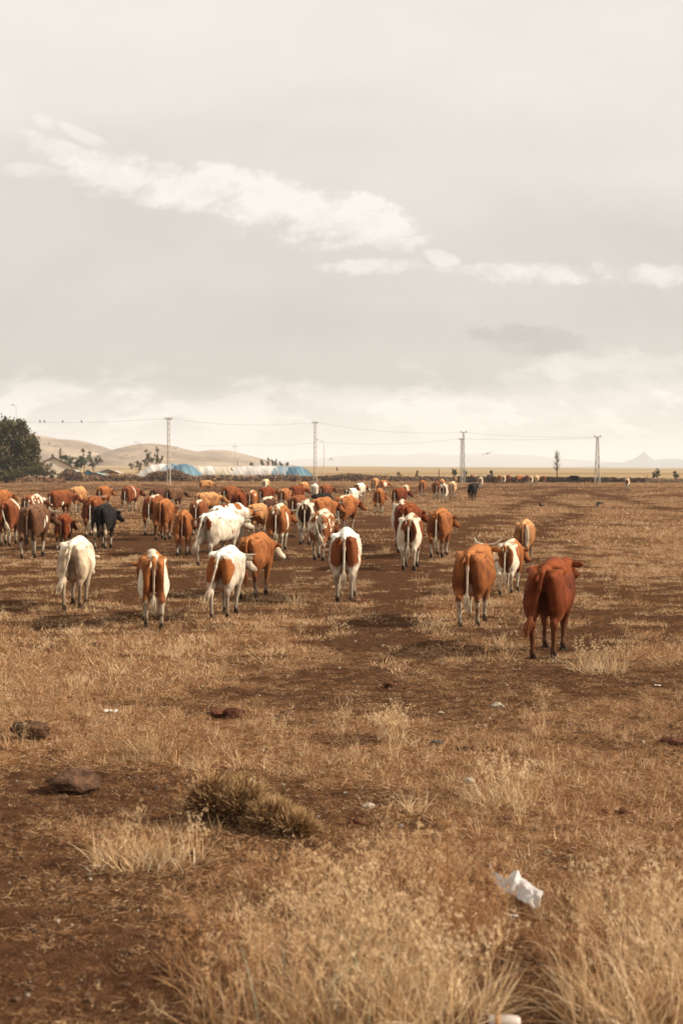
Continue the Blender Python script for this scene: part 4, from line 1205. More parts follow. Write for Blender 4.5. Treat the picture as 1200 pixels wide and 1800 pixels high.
COWS = {
    'a': cow_variant('a', neck=(2, -6), head=(6, -48)),
    'b': cow_variant('b', gait=(-0.14, 0.15, 0.13, -0.12), neck=(14, 2), head=(38, -35), tail='hang'),
    'c': cow_variant('c', gait=(0.05, -0.05, 0.03, -0.04), neck=(4, -28), head=(8, -55), fat=1.05),
    'fat': cow_variant('fat', fat=1.20, wide=1.02, gait=(-0.10, 0.16, 0.08, -0.10), neck=(8, 20), head=(18, -24), tail='hang'),
    'cream': cow_variant('cream', fat=1.16, wide=1.02, gait=(-0.12, 0.16, 0.10, -0.14), neck=(6, -14), head=(16, -50), tail='left'),
    'red': cow_variant('red', fat=1.10, wide=1.04, gait=(-0.12, 0.10, 0.10, -0.08), neck=(9, 19), head=(16, -24), tail='left', udder=False),
    'slim': cow_variant('slim', fat=0.95, wide=0.92, gait=(0.10, -0.16, -0.10, 0.12), neck=(-10, 0), head=(-18, -45), udder=False),
    'slimr': cow_variant('slimr', fat=0.95, wide=0.92, gait=(-0.15, 0.14, 0.10, -0.12), neck=(12, 0), head=(34, -40), udder=False, tail='hang'),
    'side': cow_variant('side', fat=1.10, wide=1.02, gait=(-0.14, 0.08, 0.05, -0.12), neck=(6, 2), head=(14, -24), tail='left'),
    'swish': cow_variant('swish', fat=1.0, wide=0.96, gait=(0.14, -0.15, -0.06, 0.10), neck=(14, -10), head=(30, -40), tail='lift'),
    'white': cow_variant('white', fat=1.0, wide=1.0, gait=(-0.10, 0.12, 0.12, -0.16), neck=(14, 2), head=(34, -34), tail='left'),
}

# ---------------------------------------------------------------- coats
COAT = {'orange': (0.28, 0.093, 0.025), 'brown': (0.18, 0.050, 0.014), 'red': (0.155, 0.032, 0.006), 'dark': (0.080, 0.028, 0.012),
        'tan': (0.40, 0.185, 0.068), 'straw': (0.56, 0.36, 0.18), 'grey': (0.125, 0.054, 0.025), 'black': (0.013, 0.009, 0.007), 'cream': (0.60, 0.47, 0.32),
        'white': (0.64, 0.55, 0.42)}
def coat_mat(seed, base, white='white', legs=0.0, face=0.0, tailw=0.0, belly=0.0, spine=0.0, rump=None, blotch=None, patches=(), socks_dark=0.35, frame=0.0):
    """rump: white edge line round a coloured rear; blotch: (threshold, scale) of random white patches;
    patches: (x, y, z, rx, ry, rz, colour name) in the animal's own axes."""
    m, t, b, o = new_mat('coat')
    co = objco(t); x, y, z = sep(t, co)
    rnd = random.Random(seed); off = tuple(rnd.uniform(-20, 20) for _ in range(3))
    so = vmul(t, co, (1, 1, 1), off)
    n1 = noise(t, so, 3.0, 3, 0.5); n2 = noise(t, so, 9.0, 4, 0.6); n3 = noise(t, vmul(t, co, (1, 1, 0.30), off), 55.0, 4, 0.65)
    n4 = noise(t, vmul(t, co, (1, 1, 0.45), off), 15.0, 4, 0.6)
    B = COAT[base] if isinstance(base, str) else base
    Wc = COAT[white] if isinstance(white, str) else white
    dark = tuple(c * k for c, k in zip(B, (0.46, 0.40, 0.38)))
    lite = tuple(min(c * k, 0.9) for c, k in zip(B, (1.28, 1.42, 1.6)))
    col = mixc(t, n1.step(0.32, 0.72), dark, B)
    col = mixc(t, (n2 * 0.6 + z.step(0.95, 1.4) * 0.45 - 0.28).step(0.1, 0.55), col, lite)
    col = mulc(t, col, n4 * 1.3 + n3 * 0.5 + 0.10)
    wob = (n1 - 0.5) * 0.50 + (n2 - 0.5) * 0.24 + (n3 - 0.5) * 0.10
    wm = None
    def acc(v):
        nonlocal wm
        wm = v if wm is None else wm.max(v)
    if legs: acc((z + wob * 0.9).step(legs + 0.04, legs - 0.04) * (n2 + (z - 0.2) * -0.35).step(0.30, 0.44))
    if belly: acc((z + x.abs() * 0.25 + wob * 0.5).step(belly + 0.025, belly - 0.025))
    if spine: acc((x.abs() + wob * 0.35).step(spine + 0.02, spine - 0.01) * z.step(1.08, 1.16) * attr(t, 'tail_m').step(0.6, 0.2))
    if blotch: acc((n1 * 0.75 + n2 * 0.25).step(blotch[0], blotch[0] + 0.035))
    if frame:      # a white seam that runs over the hips and down the back of the thighs
        e = ((x / 0.20).pow(2.0) + ((z - 0.99) / 0.30).pow(2.0)).sqrt() + wob * 0.7
        acc(e.step(1.0, 1.06) * (y + wob * 1.1).step(frame + 0.03, frame - 0.03))
    if face: acc((attr(t, 'head_m') * face + wob * 0.4).step(0.55, 0.62) * attr(t, 'ear_m').step(0.6, 0.3))
    if wm is not None: col = mixc(t, wm, col, mixc(t, n2.step(0.3, 0.7), tuple(c * k for c, k in zip(Wc, (.80, .74, .66))), Wc))
    for (px, py, pz, rx, ry, rz, cn) in patches:
        q = ((x - px) / rx).pow(2.0) + ((y - py) / ry).pow(2.0) + ((z - pz) / rz).pow(2.0)
        mk = (q + wob * 2.6 + (n4 - 0.5) * 1.1 + (n3 - 0.5) * 0.8).step(1.18, 0.85)
        C = COAT[cn]
        col = mixc(t, mk, col, mixc(t, n2.step(0.3, 0.7), tuple(c * 0.82 for c in C), C))
    if tailw: col = mixc(t, attr(t, 'tail_m') * z.step(1.16, 1.02) * tailw, col, tuple(c * 0.9 for c in Wc))
    col = mixc(t, attr(t, 'udder_m') * 0.8, col, (0.52, 0.32, 0.22))
    # dust and dung stains on the hind quarters and belly
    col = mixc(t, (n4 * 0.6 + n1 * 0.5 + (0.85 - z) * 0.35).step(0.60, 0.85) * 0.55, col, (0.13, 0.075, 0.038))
    # mud on the feet and lower legs
    col = mixc(t, (z + (n2 - 0.5) * 0.22).step(0.20, 0.04) * 0.85 + (z + (n1 - 0.5) * 0.3).step(0.6, 0.25) * socks_dark, col, (0.055, 0.032, 0.02))
    finish(t, b, col, 0.75, 0.10, n3 * 0.7 + n4 * 0.6, 0.6, 0.02)
    return m

HORN, _t, _b, _o = new_mat('horn')
_c = objco(_t); _x, _y, _z = sep(_t, _c)
finish(_t, _b, mixc(_t, attr(_t, 'along').step(0.6, 1.0), (0.50, 0.42, 0.30), (0.07, 0.05, 0.04)), 0.45, 0.4)
HOOF = plain_mat('hoof', (0.03, 0.022, 0.017), 0.7)
EYE = plain_mat('eye', (0.012, 0.008, 0.006), 0.15, 0.5)
TUFTS = {k: plain_mat('tail_hair', c, 0.85, 0.15, 0.5, 18.0) for k, c in
         (('white', (0.56, 0.46, 0.33)), ('brown', (0.24, 0.075, 0.026)), ('dark', (0.05, 0.026, 0.016)))}

def horn_mesh(kind, side):
    P = {'up': [(0, 0, 0), (.10, .0, .02), (.19, .03, .06), (.25, .06, .14), (.27, .07, .22)],
         'out': [(0, 0, 0), (.09, .0, .0), (.18, .03, .01), (.25, .08, .03), (.28, .14, .06)],
         'short': [(0, 0, 0), (.05, .0, .01), (.09, .015, .035), (.115, .03, .06), (.12, .035, .085)]}[kind]
    m = MB(); m.tube([(p[0] * side, p[1], p[2]) for p in P], [.036, .032, .026, .017, .005], 8)
    me = bpy.data.meshes.new('horn'); me.from_pydata(m.v, [], m.f); me.materials.append(HORN)
    me.polygons.foreach_set('use_smooth', [True] * len(me.polygons))
    a = me.attributes.new('along', 'FLOAT', 'POINT'); a.data.foreach_set('value', [min(1, (i // 8) / 4) for i in range(len(m.v))])
    return me
HORNS = {(k, s): horn_mesh(k, s) for k in ('up', 'out', 'short') for s in (-1, 1)}

def tuft_mesh(mat, seed):
    rnd = random.Random(seed); m = MB()
    for i in range(26):
        a = rnd.uniform(0, 6.28); r = rnd.uniform(0, 0.018); L = rnd.uniform(0.2, 0.36)
        p = Vector((math.cos(a) * r, math.sin(a) * r, 0.06)); sp = rnd.uniform(0.3, 1.3)
        pts = [p, p + Vector((math.cos(a) * 0.030 * sp, math.sin(a) * 0.030 * sp, -L * 0.4)), p + Vector((math.cos(a) * 0.034 * sp + rnd.uniform(-.015, .015), math.sin(a) * 0.034 * sp, -L * 0.75)), p + Vector((math.cos(a) * 0.012 * sp, math.sin(a) * .012 * sp, -L))]
        m.tube(pts, [0.008, 0.012, 0.009, 0.002], 4)
    me = bpy.data.meshes.new('tail_tuft'); me.from_pydata(m.v, [], m.f); me.materials.append(mat); return me
TUFT_M = {k: tuft_mesh(v, i) for i, (k, v) in enumerate(TUFTS.items())}

def hoof_mesh():
    m = MB()
    for s in (-1, 1):
        V = []
        for zz, k in ((0.0, 1.0), (0.045, 0.9), (0.08, 0.72)):
            for (ux, uy) in ((0.004, -0.055), (0.05, -0.045), (0.055, 0.02), (0.02, 0.075), (0.004, 0.06)):
                V.append((s * (0.004 + (ux - 0.004) * k), uy * k - (1 - k) * 0.06, zz))
        F = []
        for r in range(2):
            for i in range(5): F.append((r * 5 + i, r * 5 + (i + 1) % 5, r * 5 + 5 + (i + 1) % 5, r * 5 + 5 + i))
        F.append((10, 11, 12, 13, 14)); F.append((4, 3, 2, 1, 0))
        m.add(V, F)
    me = bpy.data.meshes.new('hoof'); me.from_pydata(m.v, [], m.f); me.materials.append(HOOF); return me
HOOF_M = hoof_mesh()
bm_ = bmesh.new(); bmesh.ops.create_icosphere(bm_, subdivisions=2, radius=0.022)
EYE_M = bpy.data.meshes.new('eye'); bm_.to_mesh(EYE_M); EYE_M.materials.append(EYE)

def add_cow(px, top, foot, heading, var, coat, label, horns=None, tuft=None, near=False, size=None, side_anchor=0.0):
    """px: middle of the animal in the photograph; top / foot: rows of its back and of its hindmost foot."""
    v = COWS[var]
    a = R(heading) + math.atan((px - 600) / FPX)      # heading as seen along the line of sight
    if foot is None:
        H = size or 1.38
        zt = FPX * (CAM_H - H) / (top - HORIZON) if top > HORIZON + 3 else 230
        foot = HORIZON + FPX * CAM_H / zt
    g = ground_at(px, foot)
    dist = g.y
    H = size or (foot - top) * dist / FPX
    H = min(max(H, 1.02), 1.56)
    sc = H / COW_H
    Y = dist + 0.74 * sc * max(math.cos(a), 0.1)
    X = (px - 600) / FPX * Y
    o = bpy.data.objects.new('cow', v['mesh'])
    if not v['mesh'].materials: v['mesh'].materials.append(None)
    o.location = (X, Y, float(gh(X, Y)) - 0.012); o.rotation_euler = (0, 0, -a); o.scale = (sc, sc, sc)
    link(o)
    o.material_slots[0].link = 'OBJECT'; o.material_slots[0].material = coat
    tag(o, label, 'cow', 'herd of cattle walking away across the dry field')
    Mh = Matrix((v['rt'], v['fw'], v['up'])).transposed().to_4x4()
    if horns:
        for s in (-1, 1):
            c = link(bpy.data.objects.new('horn', HORNS[(horns, s)]), o)
            c.matrix_local = Matrix.Translation(Vector(v['poll'] + s * 0.06 * v['rt'] + 0.075 * v['up'] - 0.01 * v['fw'])) @ Mh @ Matrix.Rotation(R(25), 4, 'X') @ Matrix.Scale(.82, 4)
    if tuft:
        c = link(bpy.data.objects.new('tail_tuft', TUFT_M[tuft]), o)
        c.matrix_local = Matrix.Translation(Vector(v['tip'])) @ Vector(-v['td']).to_track_quat('Z', 'Y').to_matrix().to_4x4()
    if near:
        for p in v['feet']:
            c = link(bpy.data.objects.new('hoof', HOOF_M), o); c.location = (p[0], p[1] - 0.005, p[2])
        for s in (-1, 1):
            c = link(bpy.data.objects.new('eye', EYE_M), o); c.location = v['poll'] + 0.15 * v['fw'] + s * 0.105 * v['rt'] + 0.045 * v['up']
    return o
# ================================================================ the herd
_seed = [100]
def C(px, top, foot, hd, var, label, base='orange', horns=None, tuft='white', near=False, size=None, **kw):
    _seed[0] += 1
    kw.setdefault('legs', .36); kw.setdefault('tailw', .9); kw.setdefault('face', .52)
    hd *= .6
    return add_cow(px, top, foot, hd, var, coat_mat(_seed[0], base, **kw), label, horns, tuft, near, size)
rump = lambda c, s=1.0: [(-.12, -.78, .98, .16 * s, .30, .27 * s, c), (.12, -.78, .98, .16 * s, .30, .27 * s, c)]
# ---- nearest animals
C(967, 985, 1157, 12, 'red', 'plain dark red cow nearest the camera, at the far right of the front animals', 'red', None, 'brown', True, legs=0, face=0, tailw=0, socks_dark=.1)
C(833, 959, 1102, 12, 'fat', 'big-bellied orange cow with upswept horns, left of the dark red cow', 'orange', 'up', 'white', True, legs=.46, tailw=.7, face=.6, patches=[(.25, -.30, .56, .16, .12, .09, 'white')])
C(896, 950, 1045, 14, 'slimr', 'small brown-and-white cow between the horned orange cow and the dark red one', 'orange', None, 'white', True, legs=.52, frame=-.35, patches=[(.25, -.05, .68, .14, .18, .14, 'white')], spine=.05)
C(922, 914, 991, 8, 'a', 'tan cow with white hind legs, farthest of the four at right', 'tan', None, 'dark', True, legs=.5, patches=[(.13, -.84, .88, .08, .2, .34, 'cream')], tailw=0, face=.3)
C(607, 931, 1059, 3, 'a', 'cow with two round brown rump patches framed in white, front and centre', 'white', None, 'white', True, legs=.0, face=0, tailw=1, blotch=None, patches=rump('brown', 1.12) + [(.42, -.1, .85, .2, .5, .3, 'orange'), (0, 1.2, 1.2, .4, .5, .5, 'brown')], socks_dark=.25)
C(721, 904, 1003, 6, 'c', 'brown cow with a white arch over its rump and an open white rear', 'brown', None, 'white', True, legs=.58, frame=-.36, spine=.07, patches=[(-.16, -.86, .8, .07, .2, .25, 'cream')])
C(773, 894, 981, 12, 'b', 'orange-brown cow with white flank patch, alone right of the white-arched cow', 'orange', None, 'white', True, legs=.38, patches=[(.28, -.18, .72, .12, .14, .12, 'white')], face=.4)
C(268, 971, 1105, -2, 'slim', 'narrow brown cow with white side stripe looking left, front row at left', 'orange', None, 'white', True, legs=.50, spine=.06, patches=[(.235, -.62, .88, .055, .35, .42, 'white'), (-.24, -.72, .82, .05, .25, .3, 'white')], tailw=.5)
C(397, 963, 1088, 17, 'white', 'white cow with a brown patch on each side of the tail and downturned horns', 'white', 'out', 'white', True, legs=0, face=0, patches=rump('orange', 1.08), tailw=1)
C(449, 939, 1053, 22, 'slimr', 'plain brown hornless calf walking beside the white cow', 'orange', None, 'brown', True, legs=.26, face=.8, tailw=0, patches=[(.22, -.12, .66, .14, .13, .10, 'white')])
C(134, 946, 1072, 12, 'cream', 'cream cow without markings, front row at the left', 'cream', None, 'white', True, legs=0, face=0, tailw=.4, patches=[(.40, .1, .9, .2, .35, .4, 'white')])
C(385, 889, 996, 46, 'side', 'large white cow with small brown spots seen from the side', 'white', 'out', 'white', True, legs=0, face=0, size=1.48, patches=[(.12, -.86, 1.1, .12, .10, .17, 'red'), (-.12, -.86, 1.08, .12, .12, .16, 'brown'), (.3, .10, 1.15, .1, .05, .08, 'brown'), (.34, .14, .84, .1, .045, .06, 'brown'), (.34, .28, .86, .1, .035, .07, 'brown'), (.15, 1.32, 1.2, .10, .07, .07, 'brown'), (0, 1.0, 1.28, .12, .1, .09, 'orange')])
# ---- left flank of the herd
C(112, 904, 968, 12, 'slimr', 'dark chestnut cow with a white flank patch, right behind the cream cow', 'red', None, 'dark', True, legs=.4, face=0, tailw=.1, patches=[(.25, -.2, .80, .14, .14, .2, 'white')])
C(60, 884, 982, 20, 'b', 'dull dark-brown horned cow with jagged white flank patch at the left', 'grey', 'out', 'dark', True, legs=.44, tailw=.1, patches=[(.30, .02, .80, .12, .10, .2, 'white'), (.3, .32, 1.0, .1, .07, .10, 'white'), (0, 1.4, 1.0, .3, .25, .3, 'white')])
C(183, 886, 966, 16, 'b', 'black cow with white streaks down its hind legs and long horns', 'black', 'out', 'dark', True, legs=.3, tailw=0, patches=[(.16, -.66, .62, .05, .2, .26, 'cream'), (-.14, -.8, .6, .05, .2, .25, 'cream')])
C(15, 878, 960, 12, 'swish', 'brown cow with a white shoulder saddle, cut by the left edge', 'brown', None, 'white', False, legs=.42, patches=[(.1, .5, 1.3, .3, .18, .3, 'white')])
C(3, 861, None, 40, 'b', 'orange cow with white horns peeping in at the left edge, behind the saddled one', 'orange', 'out', None, legs=.4)
C(57, 869, None, 38, 'b', 'brown-and-white mottled cow behind the dull dark-brown horned one', 'brown', 'out', None, blotch=(.50, 1))
C(163, 867, 945, 10, 'fat', 'chestnut cow with a golden back, just behind the black cow', 'brown', 'out', 'white', legs=.4)
C(106, 861, 914, 52, 'b', 'chestnut horned cow turned right with white face, upper left of the herd', 'brown', 'out', 'white', legs=.3, patches=[(.3, -.2, .75, .14, .14, .1, 'white')])
C(137, 852, 904, 30, 'c', 'golden tan cow above the chestnut one at the left', 'tan', None, 'white', legs=.5)
C(182, 854, 897, 24, 'b', 'orange cow with white face behind the black cow, no others behind it', 'orange', None, 'white', legs=.4)
C(229, 853, 900, 30, 'b', 'brown cow with a white stripe behind its shoulder, standing apart in the gap', 'brown', None, 'white', legs=.5, patches=[(.2, .1, 1.1, .3, .07, .35, 'white')])
# ---- middle left
C(322, 897, 977, 5, 'slimr', 'slim plain orange young cow left of the large white one', 'orange', None, 'brown', True, legs=.3, tailw=.2, face=.4)
C(288, 877, 950, 14, 'slimr', 'lean tan-brown cow in front of its reddish neighbour, left of centre', 'orange', 'out', 'brown', True, legs=.2, tailw=.1)
C(272, 867, 941, 22, 'b', 'reddish cow half hidden behind the lean tan-brown one', 'brown', 'out', 'white', legs=.42, spine=.05)
C(277, 858, None, 35, 'c', 'dark brown cow whose back shows over the reddish one', 'dark', None, None, legs=.3)
C(306, 857, 897, 46, 'b', 'dusky brown cow with a black and white head turned right', 'grey', 'out', 'dark', legs=.2, patches=[(0, 1.25, 1.2, .3, .25, .4, 'black'), (.1, 1.55, 1.05, .3, .12, .3, 'white')])
C(362, 844, 866, 90, 'a', 'small tan cow walking right on the bare strip, alone behind the herd', 'tan', None, 'white', legs=.5)
C(364, 865, None, 58, 'b', 'broad golden cow with a white face behind the large white one', 'tan', 'out', 'white', legs=.4)
C(349, 879, None, 12, 'c', 'chestnut rump with white back just left of the large white cow', 'brown', None, 'white', legs=.4, spine=.08)
C(402, 885, 975, 46, 'b', 'white-backed red-headed cow hidden behind the large white one', 'white', 'out', None, legs=0, face=0, patches=[(0, 1.3, 1.1, .5, .5, .5, 'orange'), (-.1, -.3, 1.35, .2, .3, .2, 'brown'), (.1, .3, 1.35, .15, .15, .2, 'orange')])
C(405, 854, 896, 40, 'b', 'chestnut white-faced cow at the top of the herd, left of the dark red rump', 'brown', None, 'white', legs=.4)
C(419, 862, 925, 6, 'c', 'dark mahogany rump without white, amid the middle of the herd', 'red', None, 'dark', legs=.2, tailw=0, face=0)
C(443, 862, None, 14, 'slim', 'orange cow with white flecks on its back, right of the mahogany rump', 'orange', None, 'white', blotch=(.58, 1), spine=.05)
C(470, 873, None, 28, 'b', 'brown cow with a white topline, right of the flecked orange one', 'dark', 'out', 'white', spine=.09, blotch=(.6, 1))
C(452, 885, 940, 36, 'c', 'broad tan cow grazing with a white lower flank, right of the large white cow', 'tan', None, 'white', legs=.45, patches=[(.3, .1, .62, .2, .3, .12, 'white')])
C(467, 842, None, 24, 'a', 'pale tan cow with white thighs at the rear of the herd', 'straw', None, 'white', legs=.6, frame=-.5)
C(468, 856, None, 42, 'b', 'small red cow below the pale tan one at the back', 'red', None, None, legs=.3)
# ---- middle right
C(490, 886, 972, 10, 'b', 'cow with brown rump and broad white flank, centre of the herd', 'orange', 'out', 'white', True, legs=.55, spine=.09, patches=[(.3, -.2, .9, .13, .25, .4, 'white'), (.32, .22, .92, .1, .14, .2, 'orange')])
C(538, 879, 958, 6, 'a', 'cow with a dark brown rump fringed white above white hind legs', 'dark', None, 'white', True, legs=.66, spine=.08, frame=-.42)
C(566, 896, 985, 12, 'swish', 'tan-and-white patched cow with its tail arched over its back', 'orange', 'short', 'white', True, legs=.5, blotch=(.52, 1), spine=.1, tailw=1, patches=[(-.05, -.9, .85, .12, .1, .35, 'cream')])
C(607, 868, 938, 27, 'b', 'orange cow with white belly patches turned right, above the front centre cow', 'orange', None, 'white', True, legs=.44, spine=.06, patches=[(.26, -.1, .62, .2, .3, .07, 'white'), (-.1, -.9, .75, .06, .2, .15, 'white')])
C(500, 858, None, 20, 'b', 'orange cow with pale muzzle at the back centre of the herd', 'orange', 'short', 'white', blotch=(.6, 1))
C(522, 853, None, 44, 'b', 'red-brown cow turned right in the back row, left of the white one', 'red', None, None, legs=.3)
C(534, 847, None, 30, 'c', 'tan cow farthest back above the red-brown one', 'tan', None, None, legs=.4)
C(553, 850, None, 6, 'slim', 'white cow with a brown side patch in the back row', 'white', None, 'white', legs=0, face=0, patches=[(.3, -.2, .9, .2, .25, .25, 'brown')])
C(572, 852, None, 36, 'b', 'brown cow with head turned right, last of the back row right of the white one', 'brown', None, None, legs=.4)
C(566, 867, None, 55, 'c', 'black back showing between brown cows right of centre', 'black', None, None, legs=0, face=0, tailw=0, size=1.32)
C(524, 870, None, 28, 'b', 'chestnut cow with a pale neck in the thick of the herd', 'brown', 'out', None, blotch=(.6, 1))
C(566, 874, 945, 32, 'b', 'brown cow with a white thigh wedge right behind the arched-tail one', 'orange', 'out', 'white', legs=.5, patches=[(.2, -.5, .9, .1, .1, .2, 'white')])
C(617, 858, None, 30, 'side', 'white cow with dark brown saddle at the right of the back row', 'white', None, 'white', legs=0, face=0, patches=[(-.1, -.6, 1.2, .35, .3, .3, 'dark')])
C(632, 849, 882, 30, 'b', 'white cow with brown rump and shoulder, head raised right', 'white', None, 'white', legs=0, face=0, patches=[(-.05, -.75, 1.0, .3, .3, .4, 'brown'), (.1, 1.1, 1.1, .3, .4, .4, 'brown')])
C(659, 840, 866, 16, 'a', 'tan cow farthest back, half hidden by a white-flanked one', 'tan', None, None, legs=.5)
C(673, 844, 868, 36, 'b', 'white-flanked brown cow with lifted head beyond the tan one', 'orange', None, 'white', legs=.6, patches=[(.3, 0, .95, .2, .35, .35, 'white')])
C(666, 858, 904, 8, 'slimr', 'lean tan cow with white legs standing clear right of the herd', 'orange', None, 'white', legs=.45, tailw=.3)
C(702, 857, None, 34, 'b', 'red-brown cow turned right behind the white-arched group', 'red', None, None, legs=.4)
C(713, 852, 880, 12, 'a', 'fawn and white cow just behind the red-brown one right of the herd', 'tan', None, 'white', legs=.6, frame=-.3)
C(706, 874, 962, 3, 'c', 'brown rump with a white left edge, behind the white-arched cow', 'brown', None, 'white', legs=.5, frame=-.5, spine=.05)
C(717, 885, 972, 16, 'b', 'red horned cow squeezed directly behind the white-arched cow', 'red', 'short', 'white', legs=.4)
# ---- far right group
C(742, 844, 873, 6, 'a', 'solitary orange cow in the open right of the herd', 'orange', None, 'white', legs=.4)
C(766, 846, 878, -4, 'slim', 'brown cow with white tail, left one of the far trio', 'brown', None, 'white', legs=.5)
C(780, 850, 885, 4, 'a', 'brown and white rump in the middle of the far trio', 'brown', None, 'white', legs=.62, frame=-.3, spine=.1)
C(795, 846, 876, 8, 'c', 'pale straw cow, right one of the far trio', 'straw', None, 'white', legs=.5)
C(776, 842, None, 10, 'a', 'tan cow peeping out behind the far trio', 'tan', None, None, size=1.35)
C(800, 839, 852, 5, 'a', 'pale tan cow at the foot of the middle lattice pylon', 'tan', None, 'white', legs=.5)
C(830, 849, 881, 14, 'fat', 'all-black cow standing apart in the field', 'black', None, 'dark', legs=0, face=0, tailw=0)
C(844, 838, 859, 4, 'a', 'brown and white cow right behind the all-black one', 'brown', None, 'white', legs=.6, frame=-.4, spine=.1)
FG = [(829, 836, 848, 20, 'c', 'brown', 'brown cow against the far wall, above the all-black cow'), (858, 837, 848, 10, 'a', 'black', 'small black cow in the far line by the wall'),
      (869, 838, 853, 4, 'c', 'dark', 'dark brown cow right of the small black one by the wall'), (877, 838, 850, -8, 'a', 'orange', 'orange cow between dark brown ones along the wall'),
      (885, 837, 852, 6, 'a', 'orange', 'orange cow with white legs, right in the tight far group'), (893, 839, 849, 12, 'c', 'red', 'dark red cow at the right end of the tight far group'),
      (911, 838, 850, 50, 'b', 'orange', 'orange cow turned sideways at the left of the second far group'), (925, 838, 850, -10, 'a', 'brown', 'brown cow partly hidden in the second far group'),
      (933, 837, 854, 8, 'a', 'orange', 'nearest orange cow of the second far group'), (943, 837, 852, 14, 'c', 'straw', 'pale straw cow in the second far group'),
      (955, 837, 852, 4, 'a', 'brown', 'plain brown cow at the right end of the second far group'), (1008, 837, 851, -95, 'b', 'black', 'black cow seen side-on before the dark wall'),
      (1102, 842, 861, 10, 'slim', 'orange', 'lone brown and white cow far out at the right')]
for (x, tp, ft, hd, vr, cl, lb) in FG:
    C(x, tp, ft, hd, vr, lb, cl, None, None, legs=0 if cl in ('black', 'dark', 'red') else .5, face=0 if cl == 'black' else .5, tailw=.3, frame=-.3 if x in (885, 1102, 933) else 0, size=1.36)
# ================================================================ foreground: rocks, dung, litter
def rock_mat(name, c0, c1, s=6):
    m, t, b, o = new_mat(name); co = objco(t)
    n = noise(t, co, s, 6, .65); n2 = noise(t, co, s * 6, 4, .6)
    finish(t, b, mixc(t, (n * .7 + n2 * .3).step(.36, .64), c0, c1), .92, .15, n2 * .5 + n, .9, .06); return m
ROCK = rock_mat('basalt', (0.035, 0.018, 0.010), (0.145, 0.074, 0.040))
ROCK_L = rock_mat('pale_stone', (0.38, 0.29, 0.20), (0.60, 0.50, 0.38), 10)
DUNG = rock_mat('dried_dung', (0.075, 0.026, 0.014), (0.19, 0.075, 0.038), 14)
def rock(label, px, py, size, seed, mat=ROCK, rz=0.0, planes=13, name='rock', sink=.25, cat='rock', lo=.62):
    V, F = lump(seed, (1, 1, 1), 4, planes, .0, lo)
    from mathutils import noise as mn
    k = np.array([mn.turbulence(Vector(v * 2.1 + seed), 4, False) - .45 for v in V]); V = V * (1 + .16 * k[:, None]) * np.array(size)
    o = mesh_obj(name, V, F, mat, None, False); p = ground_at(px, py)
    o.location = (p.x, p.y + size[1] * .5, float(gh(p.x, p.y)) + size[2] * (1 - sink) * .8); o.rotation_euler = (0, 0, rz); tag(o, label, cat); return o
rock('large angular brown rock on the bare ground at left', 128, 1394, (.25, .17, .13), 41, ROCK, R(8), 8, lo=.42)
rock('dark weathered rock half buried at the left edge of the grass', 50, 1302, (.20, .14, .11), 44, ROCK, R(-10), 9, lo=.45)
for i, (x, y, s, lb) in enumerate([(874, 1245, .08, 'pale rounded stone lying in the middle of the right-hand field'), (648, 1422, .055, 'white flat stone right of the cushion bush'), (440, 1378, .05, 'small pale stone resting behind the cushion bush'), (825, 1376, .055, 'pale stone left of the green-footed tuft'), (775, 1255, .035, 'tiny pale stone above the dark boot-like scrap')]):
    rock(lb, x, y, (s, s * .8, s * .5), 60 + i, ROCK_L, i * .7, 16, 'pale_stone', .3, 'stone', .75)
def dung(label, px, py, w, seed, n=7, mat=DUNG):
    rs = np.random.RandomState(seed); m = MB(); p = ground_at(px, py)
    for k in range(n):
        s = w * rs.uniform(.16, .34); V, F = lump(seed * 20 + k, (s, s * .85, s * .6), 2, 20, .03, .8)
        c = np.array((rs.normal() * w * .36, rs.normal() * w * .22, s * .35 + (w * .12 if k < n * .3 else 0)))
        m.add(V + c, F)
    o = m.build('dung_heap', mat, None, False); o.location = (p.x, p.y + w * .3, float(gh(p.x, p.y)) - .01); tag(o, label, 'dung', 'dried dung heaps on the field')
for i, (x, y, w, n, lb) in enumerate([(410, 1267, .34, 12, 'wide reddish dung heap in the middle of the grass at left centre'), (178, 1137, .26, 6, 'dung heap at the top of the left scatter of droppings'), (219, 1157, .20, 6, 'round dark dung lump right of the left scatter'), (155, 1147, .14, 4, 'small dung lump left in the scatter of droppings'),
                                      (85, 1146, .30, 5, 'flat dung pats at the far left of the scatter'), (640, 1060, .26, 7, 'dark dung heap beside the feet of the front centre cow'), (822, 1322, .18, 7, 'round dark dung heap right of the boot-like scrap'), (897, 1445, .14, 5, 'reddish dung lump below the green-footed tuft'),
                                      (863, 1270, .10, 4, 'small red-brown dung lump under the pale stone'), (222, 1254, .10, 3, 'small rusty dung lump right of the white scrap'), (484, 1260, .10, 3, 'little dung pellets right of the wide heap'), (1192, 1311, .26, 6, 'dark dung pat at the right edge'),
                                      (1100, 1432, .16, 4, 'low dark dung pat in the right foreground grass'), (630, 1448, .12, 4, 'dark lump of dung below the white flat stone'), (112, 1222, .13, 3, 'single dung lump in the left grass above the buried rock'), (700, 1210, .2, 4, 'faint flat dung pat in the middle of the field')]):
    dung(lb, x, y, w, 10 + i, n)

